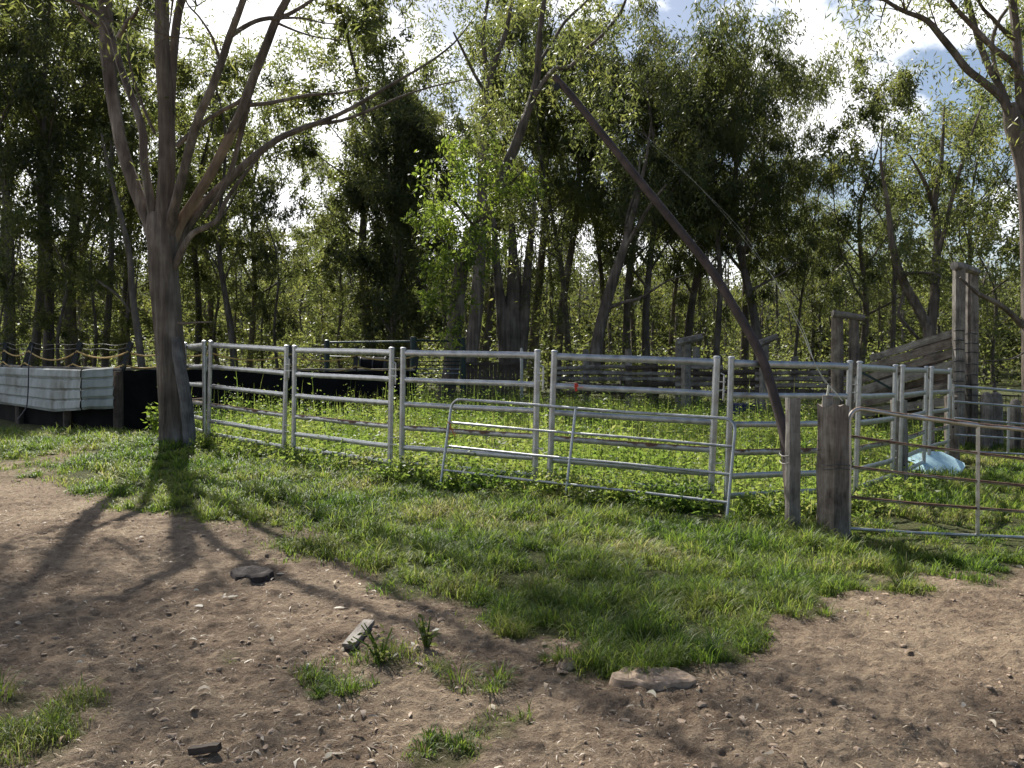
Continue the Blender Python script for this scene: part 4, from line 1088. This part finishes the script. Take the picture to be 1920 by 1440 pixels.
def timber_post(px, d, top_py, r, label, group=None, mat=None, lean=0.0, name="timber_post", parts=None, seed=0, squash=(1, 1), split=True):
    g = onground(px, d); tp = P(px + lean, top_py, d)
    root = thing(name, g, label, "post", group)
    b = MB(); R = random.Random(seed); n = 14; k = 10; V = []; UV = []; a0 = Vector(g) + Vector((0, 0, -.25))
    for i in range(k + 1):
        c = a0.lerp(tp, i / k)
        for j in range(n):
            th = 2 * math.pi * j / n; rr = r * (1 + .10 * math.sin(j * 2.3 + seed) + .05 * math.sin(i * 1.3 + j)) * (1.06 - .08 * i / k)
            if split and j in (seed % n, (seed + 5) % n): rr *= .86
            z = 0
            if i == k: z = R.uniform(-.05, .01) * r * 6 * (1 if split else .2)
            V.append((c.x + math.cos(th) * rr * squash[0], c.y + math.sin(th) * rr * squash[1], c.z + z)); UV.append((j / n * 6.28 * r, i / k * 1.5))
    Fc = [(i * n + j, i * n + (j + 1) % n, (i + 1) * n + (j + 1) % n, (i + 1) * n + j) for i in range(k) for j in range(n)]
    V.append((tp.x, tp.y, tp.z - (.03 if split else 0))); UV.append((0, 0))
    Fc += [(k * n + j, k * n + (j + 1) % n, len(V) - 1) for j in range(n)]
    b.add(V, Fc, UV); b.build("shaft", mat or M_wood, root, origin=g)
    return root, g, tp


gp, gpg, gpt = timber_post(1560, 8.75, 757, .148, "thick split timber gate post carrying the rusty pipe gate", seed=3, mat=M_wood_brown)
b = MB(); q = P(1552, 752, 8.7); b.tube([q + Vector((0, 0, -.08)), q + Vector((0, 0, .06))], [.055, .05], 8, rough=.3); b.build("heartwood_stub", M_wood, gp, origin=gpg)
b = MB()
for z, rr in ((.74, .158), (.70, .156)):
    b.tube([gpg + Vector((rr * math.cos(t), rr * math.sin(t), z + .012 * math.sin(3 * t))) for t in np.linspace(0, 6.283, 22)], .004, 4)
b.build("tie_wire", M_wire, gp, origin=gpg)
b = MB(); q = P(1534, 826, 8.6)
b.tube([q, q + Vector((-.06, -.04, .02)), q + Vector((-.12, -.03, -.01))], .004, 4); b.tube([q + Vector((.02, 0, -.1)), q + Vector((-.08, -.05, -.09))], .004, 4); b.build("wire_end", M_wire, gp, origin=gpg)
sp, spg, spt = timber_post(1487, 8.9, 745, .082, "thin notched timber post left of the thick gate post, the boom tied behind it", seed=6)
b = MB()
for z, rr in ((.80, .098), (.72, .096)):
    b.tube([spg + Vector((rr * math.cos(t) - .04, rr * math.sin(t) * 1.2 + .05, z + .012 * math.sin(3 * t))) for t in np.linspace(0, 6.283, 22)], .004, 4)
b.tube([spg + Vector((.09, -.05, .78)), spg + Vector((.25, -.1, .80)), P(1534, 826, 8.6)], .003, 4)
b.tube([spg + Vector((.09, -.05, .70)), spg + Vector((.25, -.1, .72)), P(1536, 850, 8.6)], .003, 4)
b.build("tie_wire", M_wire, sp, origin=spg)


# ------------------------------------------------------------------ bent rusty boom with pulley and wires
def boom():
    base = onground(1474, 9.08)
    pts = [(1484, 980, 9.08), (1481, 930, 9.22), (1476, 860, 9.43), (1468, 805, 9.62), (1452, 745, 9.82), (1427, 667, 10.10), (1377, 577, 10.42), (1330, 502, 10.70), (1273, 430, 10.97), (1200, 340, 11.32), (1120, 240, 11.70), (1075, 184, 11.92), (1040, 144, 12.08)]
    root = thing("lifting_boom", base, "long bent rusty steel boom leaning up left from behind the thin timber post", "boom")
    b = MB(); pp = smooth_path([P(*q) for q in pts], 3); b.tube(pp, lerp_list([.058, .058, .058, .057, .056, .055, .054, .054, .054, .053, .052, .05, .048], len(pp)), 10, rough=.06, seed=2); b.build("beam", M_rust, root, origin=base)
    pl = MB(); c = P(1044, 163, 12.0); pl.tube([c + Vector((0, -.02, 0)), c + Vector((0, .02, 0))], .045, 14, up=(0, 0, 1)); pl.tube([c + Vector((0, 0, .03)), P(1046, 150, 12.05)], .014, 6)
    pl.build("pulley", M_black_wood, root, origin=base)
    tip = pp[-1]; top = gpt
    w = MB(); path = [(1046, 152, 12.05), (1110, 192, 11.6), (1190, 245, 11.1), (1270, 312, 10.6), (1340, 378, 10.1), (1393, 436, 9.75), (1424, 482, 9.5), (1455, 530, 9.3), (1487, 592, 9.05), (1505, 625, 8.95), (1522, 668, 8.76), (1540, 702, 8.72), (1554, 722, 8.7)]
    w.tube(smooth_path([P(*q) for q in path], 3), lerp_list([.0006, .0008, .0012, .0036, .0046], 37), 5)
    p2 = [(x + 5 * math.sin(i * .9), y + 3 * math.cos(i * 1.3), d_) for i, (x, y, d_) in enumerate(path)]
    w.tube(smooth_path([P(*q) for q in p2], 3), lerp_list([.0005, .0007, .001, .0034, .004], 37), 5)
    w.tube([P(1554, 722, 8.7), P(1564, 733, 8.65), P(1572, 742, 8.62), P(1580, 752, 8.6)], .007, 5)
    w.tube([P(1554, 722, 8.7), P(1553, 732, 8.7), P(1551, 745, 8.7)], .013, 6)
    tag(w.build("stay_wire", M_white_wire, None), "pair of pale twisted stay wires running down to the thick gate post", "wire")


boom()


# ------------------------------------------------------------------ black arena on the left
APOST = [(-70, 23.0), (5, 21.2), (42, 20.2), (132, 19.0), (226, 18.3), (305, 19.2), (390, 19.9), (540, 20.6), (664, 21.3), (778, 22.0)]


def arena():
    base = onground(226, 18.3)
    root = thing("arena_fence", base, "low black rubber walled arena fence with leaning posts and swagged yellow ropes", "fence")
    tops = []
    b = MB(); led = MB()
    for i in range(len(APOST) - 1):
        a, c = onground(*APOST[i]), onground(*APOST[i + 1]); h = 1.36
        b.beam(a + Vector((0, 0, h / 2 - .05)), c + Vector((0, 0, h / 2 - .05)), .05, h, seg=6, jit=.012, seed=i)
        n_ = Vector((-(c - a).y, (c - a).x, 0)).normalized() * .12
        led.beam(a + n_ + Vector((0, 0, h - .025)), c + n_ + Vector((0, 0, h - .025)), .22, .05, seg=5, jit=.01, seed=i + 30)
    b.build("rubber_wall", M_black, root, origin=base); led.build("ledge", M_wood, root, origin=base)
    ups = []
    for i, (px, d) in enumerate(APOST):
        g = onground(px, d); q = MB(); lean = Vector((.16, .1, 0)) if i in (2, 3, 4) else Vector((.03, .05, 0))
        lo = g + Vector((0, .07, 1.3)); hi = lo + lean + Vector((0, 0, .62)); q.beam(lo, hi, .10, .09, up=(0, 1, 0)); q.build("post", M_black_wood, root, origin=base); ups.append((lo, hi))
        if i in (3, 4, 2):
            q = MB(); q.tube([g + Vector((0, -.1, -.2)), g + Vector((0, -.1, 1.3))], [.10, .09], 9, rough=.15, seed=i); q.build("support_post", M_wood_dark, root, origin=base)
    for i in range(len(ups) - 1):
        for f_, sag in ((.68, .17), (.22, .15)):
            a = ups[i][0].lerp(ups[i][1], f_) + Vector((0, -.06, 0)); c = ups[i + 1][0].lerp(ups[i + 1][1], f_ - .03) + Vector((0, -.06, 0)); q = MB()
            sg = sag * min(1.3, (c - a).length / 1.9) * (1 + .2 * math.sin(i * 3 + f_))
            q.tube([a.lerp(c, t) + Vector((0, 0, -sg * 4 * t * (1 - t))) for t in np.linspace(0, 1, 13)], .017, 7); q.build("rope", M_rope, root, origin=base)
        for f_ in (.97, .8):
            q = MB(); a = ups[i][0].lerp(ups[i][1], f_); c = ups[i + 1][0].lerp(ups[i + 1][1], f_); q.tube([a.lerp(c, t) + Vector((0, 0, -.04 * math.sin(t * 3.1) + .02 * math.sin(t * 11 + i))) for t in np.linspace(0, 1, 9)], .006, 5)
            if i < 4: q.build("wire", M_wire, root, origin=base)


arena()


def sheet(cols, label, seed):
    """corrugated sheet hung on the arena: cols = list of (px, depth, ytop, ybot)"""
    base = P(cols[0][0], cols[0][3], cols[0][1]); R = random.Random(seed)
    prof = []
    for k in range(4):
        z0, z1 = k / 4, (k + 1) / 4; prof += [(z0 + .0, .0), (z0 + .03, -.035), (z0 + .19 + R.uniform(-.02, .02), -.045), (z1 - .02, -.012)]
    prof.append((1.0, 0.0))
    V = []; UV = []; ncol = 0
    for (px, d, y0, y1) in cols:
        for t in (0, .5) if (px, d, y0, y1) != cols[-1] else (0,):
            i = cols.index((px, d, y0, y1))
            if t: nx = cols[i + 1]; a = tuple((u + v) / 2 for u, v in zip((px, d, y0, y1), nx))
            else: a = (px, d, y0, y1)
            for (f_, off) in prof:
                p = P(a[0], a[2] + (a[3] - a[2]) * f_, a[1]); V.append((p.x + R.uniform(-.006, .006), p.y + off * 1.3 + R.uniform(-.008, .008), p.z)); UV.append((a[0] / 60, f_))
            ncol += 1
    m = len(prof); Fc = [(i * m + j, i * m + j + 1, (i + 1) * m + j + 1, (i + 1) * m + j) for i in range(ncol - 1) for j in range(m - 1)]
    b = MB(); b.add(V, Fc, UV); o = b.build("corrugated_sheet", M_iron, None, origin=base, loc=base, smooth=False)
    s = o.modifiers.new("thickness", 'SOLIDIFY'); s.thickness = .006
    return tag(o, label, "iron sheet")


sheet([(-110, 22.0, 687, 750), (-50, 21.2, 687, 753), (0, 20.4, 688, 757), (50, 19.6, 690, 764), (100, 18.8, 691, 772), (152, 18.05, 693, 769)], "long dented grey corrugated iron sheet hung along the arena fence", 1)
sheet([(155, 17.95, 693, 769), (170, 18.0, 691, 767), (195, 18.05, 690, 767), (214, 18.1, 688, 766)], "short bent corrugated iron sheet with mossy top wrapped on the arena corner", 2)
b = MB(); b.tube(smooth_path([P(61, 648, 19.2), P(58, 664, 19.1), P(54, 684, 18.9), P(53, 720, 18.8), P(51, 755, 18.7), P(46, 770, 18.6), (P(33, 787, 18.5))], 3), .014, 6)
tag(b.build("hose", M_bluegrey, None), "thin grey hose hanging over the long corrugated sheet", "hose")
# dark tub on the arena rim
tb = MB(); c = onground(698, 22.6) + Vector((0, .1, 1.42)); tb.tube([c + Vector((-.32, 0, .0)), c + Vector((.32, 0, 0))], [.24, .24], 14, up=(0, 0, 1)); o = thing("drum", c, "dark rubber drum lying on the arena wall behind the yellow ropes", "drum")
tb.build("shell", M_black, o, origin=c); tb = MB()
for x in (-.33, 0, .31):
    tb = MB(); tb.tube([c + Vector((x, 0, 0)), c + Vector((x + .03, 0, 0))], .26, 14, up=(0, 0, 1)); tb.build("rim", M_bluegrey, o, origin=c)
b = MB(); q = onground(660, 21.0)


# ------------------------------------------------------------------ dark green steel yard gate
def green_gate():
    base = onground(775, 24.5); root = thing("yard_gate", base, "dark green steel gateway with tall capped posts behind the leaning gum", "gate")
    for (px, d, ytop, r) in ((613, 24, 640, .075), (775, 24, 634, .10), (868, 24.5, 636, .085)):
        b = MB(); g = onground(px, d); t = P(px, ytop, d); b.tube([g - Vector((0, 0, .1)), t], r, 10); b.tube([t, t + Vector((0, 0, .03)), t + Vector((0, 0, .05))], [r * 1.05, r * .9, r * .3], 10); b.build("post", M_green_steel, root, origin=base)
    b = MB(); b.tube([P(613, 642, 24), P(775, 640, 24)], .028, 8); b.build("top_rail", M_green_rail, root, origin=base)
    b = MB(); b.tube([P(775, 638, 24), P(868, 640, 24.5)], .03, 8); b.build("top_rail", M_green_steel, root, origin=base)
    b = MB(); b.tube([P(613, 668, 24), P(775, 673, 24)], .02, 8); b.build("rail", M_green_steel, root, origin=base)
    for y in (671, 678, 685, 692, 700, 711, 722, 735):
        b = MB(); b.tube([P(778, y, 24), P(866, y, 24.5)], .016, 6); b.build("rail", M_galv if y in (692, 700) else M_green_steel, root, origin=base)


green_gate()


def board_fence():
    base = onground(925, 27.0); root = thing("board_fence", base, "dark fence of upright boards beyond the leaning gum", "fence")
    b = MB(); R = random.Random(4)
    for i in range(15):
        px = 872 + i * 7.1; p = P(px, 683 + R.uniform(-1, 1), 27); g = onground(px, 27)
        b.beam(Vector((p.x, 27 + R.uniform(-.01, .01), g.z - .05)), p, .108, .025, up=(0, 1, 0))
    b.build("boards", M_wood_dark, root, origin=base)
    for y in (682, 712):
        b = MB(); b.beam(P(870, y, 26.95), P(978, y, 26.95), .05, .09); b.build("rail", M_wood_dark, root, origin=base)
    b = MB(); b.tube([onground(978, 26.8), P(978, 654, 26.8)], .055, 10); b.tube([P(978, 654, 26.8), P(978, 652, 26.8)], [.06, .02], 10); b.build("post", M_galv, root, origin=base)


board_fence()


def rail_fence():
    base = onground(1280, 26.5); root = thing("rail_fence", base, "weathered split rail stockyard fence across the back of the yard", "fence")
    posts = [(1046, 28, 664), (1098, 28, 655), (1179, 27.5, 654), (1228, 27.3, 672), (1272, 27, 640), (1305, 27, 650), (1350, 26.6, 668), (1422, 26, 664), (1490, 25.5, 668), (1560, 25, 676), (1610, 24.5, 690)]
    for i, (px, d, y) in enumerate(posts):
        b = MB(); g = onground(px, d); b.tube([g - Vector((0, 0, .2)), g.lerp(P(px, y, d), .5) + Vector((.01, 0, 0)), P(px + rnd.uniform(-2, 2), y, d)], [.13, .115, .10], 9, rough=.2, seed=i); b.build("post", M_wood if i % 3 else M_wood_dark, root, origin=base)
    R = random.Random(8)
    for i in range(len(posts) - 1):
        if i == 1 or i == 3 or i == 5: continue
    spans = [(0, 2), (2, 4), (4, 6), (6, 7), (7, 9), (9, 10)]
    for (ia, ib) in spans:
        a, c = posts[ia], posts[ib]
        for k, y in enumerate((689, 700, 711, 722, 734)):
            if R.random() < .08: continue
            b = MB(); p = P(a[0] - 6, y + R.uniform(-2.5, 2.5), a[1] - .16); q = P(c[0] + 6, y + R.uniform(-2.5, 2.5), c[1] - .16)
            m_ = p.lerp(q, .5) + Vector((0, 0, R.uniform(-.03, .03)))
            b.tube([p, p.lerp(m_, .5), m_, m_.lerp(q, .5), q], [R.uniform(.055, .085) for _ in range(5)], 7, squash=(.7, 1), rough=.3, seed=k + ia * 7, up=(0, 1, 0)); b.build("rail", R.choice([M_wood, M_wood, M_wood_dark]), root, origin=base)


rail_fence()


def capped_post(px, d, ytop, x0, y0, x1, y1, r, label):
    g = onground(px, d); root = thing("timber_post", g, label, "post")
    b = MB(); b.tube([g - Vector((0, 0, .2)), P(px, (ytop + 700) / 2, d), P(px + 2, ytop, d)], [r * 1.1, r, r * .95], 9, rough=.2, seed=px); b.build("shaft", M_wood, root, origin=g)
    b = MB(); b.tube([P(x0, y0, d - .05), P((x0 + x1) / 2, (y0 + y1) / 2, d - .1), P(x1, y1, d - .15)], [r * .9, r * .85, r * .7], 9, rough=.2, seed=px + 1); b.build("cross_log", M_wood, root, origin=g)


capped_post(1286, 25.8, 642, 1270, 642, 1318, 631, .13, "old timber post with a log laid across its top, behind the widest panel")
capped_post(1432, 25.0, 640, 1420, 646, 1458, 630, .13, "old timber post with a slanting log across its top, just right of the rusty boom")


# ------------------------------------------------------------------ loading ramp and timber frames
def portal():
    d = 22.0; base = onground(1585, d); root = thing("timber_portal", base, "timber goalpost frame of two posts under a log behind the thick gate post", "frame")
    for px, r in ((1570, .15), (1601, .13)):
        b = MB(); b.tube([onground(px, d) - Vector((0, 0, .2)), P(px, 680, d), P(px, 594, d)], [r * 1.05, r, r * .95], 10, rough=.12, seed=px); b.build("post", M_wood_brown, root, origin=base)
    b = MB(); b.tube([P(1561, 588, d - .1), P(1585, 591, d - .1), P(1620, 597, d - .1)], [.10, .09, .085], 9, rough=.15, seed=3); b.build("lintel_log", M_wood, root, origin=base)


portal()


def ramp():
    d = 19.5; base = onground(1810, d); root = thing("loading_ramp", base, "weathered timber cattle loading ramp with sloping side boards and tall posts", "loading ramp")
    for px, w, dd, yt in ((1798, .22, d, 503), (1815, .085, d + 1.2, 507), (1826, .15, d + 1.1, 508)):
        b = MB(); g = onground(px, dd); g2 = P(px, 800, dd); b.beam(Vector((g2.x, dd, g.z - .2)), P(px, yt, dd), w, .16, up=(0, 1, 0), seg=5, jit=.008, seed=px); b.build("post", M_wood, root, origin=base)
    b = MB(); b.tube([P(1788, 498, d - .1), P(1802, 500, d), P(1832, 510, d + 1.1)], [.10, .09, .08], 9, rough=.2, seed=4); b.build("cap_log", M_wood, root, origin=base)
    for i, (x0, y0, x1, y1, off, w) in enumerate([(1632, 672, 1792, 623, 0, .16), (1600, 698, 1792, 641, .05, .2), (1600, 716, 1792, 660, 0, .18), (1600, 736, 1790, 682, .04, .2), (1620, 742, 1792, 700, .3, .14), (1600, 758, 1792, 722, 0, .2), (1600, 776, 1792, 750, .1, .2), (1600, 770, 1792, 772, .5, .18)]):
        b = MB(); b.beam(P(x0, y0, 21.2 + off), P(x1, y1, d + .1 + off), .05, w, seg=4, jit=.006, seed=i); b.build("side_board", M_wood if i % 3 == 0 else M_wood_brown, root, origin=base)
    for i, (x0, y0, x1, y1) in enumerate([(1640, 690, 1826, 616), (1640, 720, 1826, 650), (1640, 745, 1826, 690)]):
        b = MB(); b.beam(P(x0, y0, 22.6), P(x1, y1, d + 1.25), .05, .16, seg=4, jit=.006, seed=i); b.build("side_board", M_wood_dark, root, origin=base)
    b = MB(); b.beam(P(1600, 800, 21.8), P(1800, 705, d + .7), 1.1, .08); b.build("deck", M_wood_dark, root, origin=base)
    for px in (1688, 1740):
        b = MB(); t = P(px, 700, 20.6); b.tube([Vector((t.x, 20.7, -.3)), Vector((t.x, 20.7, t.z))], .09, 8, rough=.15, seed=px); b.build("post", M_wood_brown, root, origin=base)
    wr = MB()
    for y in (620, 638, 655, 677, 697, 715, 735):
        for (px, dd, w) in ((1798, d - .09, .235), (1821, d + 1.0, .30)):
            c = P(px, y + (6 if px > 1800 else 0), dd); wr.tube([c + Vector((-w / 2, 0, -.01)), c + Vector((0, -.012, .012)), c + Vector((w / 2, 0, 0))], .012, 5)
    wr.build("binding_wire", M_bluegrey, root, origin=base)
    b = MB(); b.beam(P(1612, 696, 20.0), P(1673, 730, 19.8), .04, .05); b.build("steel_brace", M_green_steel, root, origin=base)


ramp()
for i, (px, d, top, r, lab, sq) in enumerate([(1688, 12.75, 750, .105, "drilled flat timber post standing at the left edge of the pale blue sheet", (1.15, .6)), (1743, 16.1, 750, .10, "drilled timber post behind the pale blue sheet, in the middle of three", (1, .7)), (1787, 16.6, 742, .12, "drilled dark timber post where the far pipe fence begins", (1.1, .8))]):
    pr, g, t = timber_post(px, d, top, r, lab, "drilled timber posts by the blue sheet", M_wood if i != 2 else M_wood_brown, -3, seed=i * 3 + 1, squash=sq, split=False)
    hb = MB()
    for k in range(3):
        q = g.lerp(t, .25 + .28 * k); hb.tube([q + Vector((.03 * (-1) ** k, -r * sq[1] - .004, 0)), q + Vector((.03 * (-1) ** k, -r * sq[1] + .02, 0))], .018, 8, up=(0, 0, 1))
    hb.build("bolt_hole", M_black, pr, origin=g)


def far_pipe_fence():
    base = onground(1790, 15.6); root = thing("pipe_fence", base, "low galvanised pipe fence running right from the drilled dark post", "fence")
    b = MB(); b.tube([P(1787, 790, 15.6), P(1787, 720, 15.6)], .022, 8); b.build("post", M_galv, root, origin=base)
    for (y0, y1, r) in ((724, 735, .026), (753, 764, .02), (784, 796, .02), (815, 824, .018), (846, 852, .018)):
        b = MB(); b.tube([P(1790, y0, 15.6), P(1855, (y0 + y1) / 2 - .5, 15.5), P(1925, y1, 15.4), P(2060, y1 + 14, 15.3)], r, 8); b.build("rail", M_galv, root, origin=base)
    for px in (1891, 2058):
        b = MB(); b.tube([P(px, 765 if px < 1900 else 740, 15.45), P(px - 1, 850, 15.45)], .022, 8); b.build("upright", M_galv, root, origin=base)


far_pipe_fence()
for (px, d, top, r, lab) in [(1850, 19.5, 735, .13, "grey round topped stump post left of its twin behind the far pipe fence"), (1867, 20.2, 735, .15, "grey round topped stump post with dark face behind the far pipe fence"), (1903, 19.0, 748, .12, "short grey post in front of the right edge gum")]:
    g = onground(px, d); root = thing("timber_post", g, lab, "post", "old posts behind the far pipe fence"); b = MB(); t = P(px, top, d)
    b.tube([g - Vector((0, 0, .2)), g.lerp(t, .5), g.lerp(t, .85), g.lerp(t, .96), t], [r * 1.1, r, r, r * .8, r * .3], 10, rough=.12, seed=px); b.build("shaft", M_wood, root, origin=g)


def mesh_gate():
    d = 24.0; base = onground(1900, d); root = thing("mesh_gate", base, "small dark steel mesh gate far back beside the right edge gum", "gate")
    f = MB(); f.tube([P(1830, 795, d), P(1830, 742, d), P(1872, 741, d), P(1925, 743, d), P(1925, 797, d)], .025, 7); f.build("frame", M_rust, root, origin=base)
    m = MB()
    for x in range(1838, 1924, 8): m.tube([P(x, 742, d), P(x, 796, d)], .008, 5)
    for y in (752, 763, 775, 787): m.tube([P(1830, y, d), P(1925, y, d)], .009, 5)
    m.build("mesh_infill", M_rust, root, origin=base)


mesh_gate()

# ------------------------------------------------------------------ pale blue sheet, tub, dung, plank
def blue_sheet():
    c = G(1752, 889); c.z += .10
    nrm = Vector((.04, -math.sin(math.radians(24)), math.cos(math.radians(24))))
    root = thing("blue_board", (c.x, c.y, c.z), "pale blue board lying in the grass crossed by post shadows", "board")

    def Q(x, y):
        D = M3 @ Vector(((x - CX) / F, -(y - CY) / F, -1.0)); o = Vector((0, 0, EYE)); return o + D * ((c - o).dot(nrm) / D.dot(nrm))
    out = [Q(x, y) for (x, y) in [(1690, 862), (1694, 874), (1722, 890), (1752, 893), (1788, 892), (1802, 886), (1810, 874), (1808, 868), (1785, 856), (1766, 847), (1750, 846), (1718, 850), (1694, 851)]]
    V = [tuple(p) for p in out]; V2 = [tuple(p - nrm * .03) for p in out]; n = len(V)
    b = MB(); b.add(V + V2, [tuple(range(n)), tuple(range(2 * n - 1, n - 1, -1))] + [(i, i + n, (i + 1) % n + n, (i + 1) % n) for i in range(n)]); b.build("panel", M_blue, root, origin=c, smooth=False)
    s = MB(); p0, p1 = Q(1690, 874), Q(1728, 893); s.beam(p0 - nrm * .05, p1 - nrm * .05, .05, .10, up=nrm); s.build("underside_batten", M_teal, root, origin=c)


blue_sheet()
c = onground(1394, 25.0); o = thing("plastic_tub", c, "dark blue plastic tub half hidden in weeds before the rail fence", "tub"); b = MB()
b.tube([c + Vector((0, 0, .0)), c + Vector((0, 0, .55))], [.30, .36], 16); b.build("tub_body", M_bluetub, o, origin=c); b = MB(); b.tube([c + Vector((0, 0, .55)), c + Vector((0, 0, .60))], [.39, .39], 16); b.build("rim", M_bluetub, o, origin=c)


def lump(px, py, rx, ry, h, mat, name, label, cat, seed):
    c = G(px, py); c.z = float(TZ(c.x, c.y)); R = np.random.default_rng(seed); V = []; n, k = 40, 11
    lv = max(float(TZ(c.x + rx * .7 * math.cos(q), c.y + ry * .7 * math.sin(q))) for q in np.linspace(0, 6.28, 12)) 
    for i in range(k):
        t = i / (k - 1); rr = 1 - t
        for j in range(n):
            a = j / n * 6.283; w = 1 + .10 * math.sin(a * 2 + seed) + .06 * math.sin(a * 5 + seed * 2) + .03 * math.sin(a * 9)
            x, y = math.cos(a) * rx * w * max(rr, .02), math.sin(a) * ry * w * max(rr, .02)
            z = h * (1 - rr ** 5) * (.75 + .35 * math.sin(rr * 15 + seed)) + h * .9 * (fbm(np.array(x * 26 + seed), np.array(y * 26), seed, 4) - .45)
            V.append((c.x + x, c.y + y, lv + (-.07 if i == 0 else float(z))))
    Fc = [(i * n + j, i * n + (j + 1) % n, (i + 1) * n + (j + 1) % n, (i + 1) * n + j) for i in range(k - 1) for j in range(n)]
    b = MB(); b.add(V, Fc); tag(b.build(name, mat, None, origin=c, loc=c), label, cat)


lump(472, 1083, .17, .19, .024, M_dung, "cow_pat", "dark round cow pat on the dirt in the gum's branch shadows", "cow pat", 3)
lump(1225, 1283, .22, .15, .03, M_dryclod, "cow_pat", "pale crumbly dried cow pat at the near tip of the grass", "cow pat", 8)
lump(1062, 1254, .07, .05, .04, M_dryclod, "cow_pat", "small pale lump of dried dung left of the big crumbly one", "cow pat", 5)
for (x0, y0, x1, y1, w, h, mat, nm, lab, cat) in [(652, 1222, 692, 1178, .07, .03, M_wood, "timber_offcut", "grey weathered timber offcut lying on dirt beside a grass tuft", "offcut"), (357, 1420, 412, 1424, .035, .03, M_wood_dark, "stick", "short dark stick on the dirt at the bottom edge", "stick")]:
    a, c = G(x0, y0), G(x1, y1); a.z = float(TZ(a.x, a.y)) + .03; c.z = float(TZ(c.x, c.y)) + .035; m_ = a.lerp(c, .5)
    b = MB(); b.beam(a, c, w, h, seg=4, jit=.003); tag(b.build(nm, mat, None, origin=m_, loc=m_), lab, cat)


# a pale leafy bush at the foot of the big gum, and the leafy weeds on the dirt
def bush(px, py, d, h, rad, n, L0, W0, mat, name, label, cat, seed):
    c = onground(px, d) if d else G(px, py); r = np.random.default_rng(seed); root = thing(name, c, label, cat); st = MB(); cen = []
    for k in range(9):
        a = r.uniform(0, 6.28); e = c + Vector((math.cos(a) * rad * r.uniform(.2, 1), math.sin(a) * rad * r.uniform(.2, 1), h * r.uniform(.45, 1))); m_ = c.lerp(e, .5) + Vector((0, 0, h * .12)); st.tube([c - Vector((0, 0, .03)), m_, e], [.008, .006, .003], 5, cap=False)
        for q in range(n // 9): t = r.uniform(.25, 1); p = c.lerp(m_, t * 2) if t < .5 else m_.lerp(e, t * 2 - 1); cen.append(np.array(p) + r.normal(size=3) * rad * .16)
    st.build("stem", M_weed, root, origin=c); V = leaves(np.array(cen), L0, W0, r, .1, .2) - np.array(c); link("foliage", leaf_mesh("foliage", V), mat, root)


bush(288, 800, 15.6, .75, .35, 150, .10, .05, M_leaf_bright, "shrub", "pale green leafy shrub at the left foot of the big forked gum", "shrub", 4)
bush(715, 1240, None, .20, .17, 60, .04, .018, M_leaf_mid, "weed_plant", "straggly leafy weed growing on the dirt beside the timber offcut", "weed", 5)
bush(800, 1215, None, .20, .10, 36, .045, .02, M_leaf_mid, "weed_plant", "single upright weed on the dirt right of the timber offcut", "weed", 6)
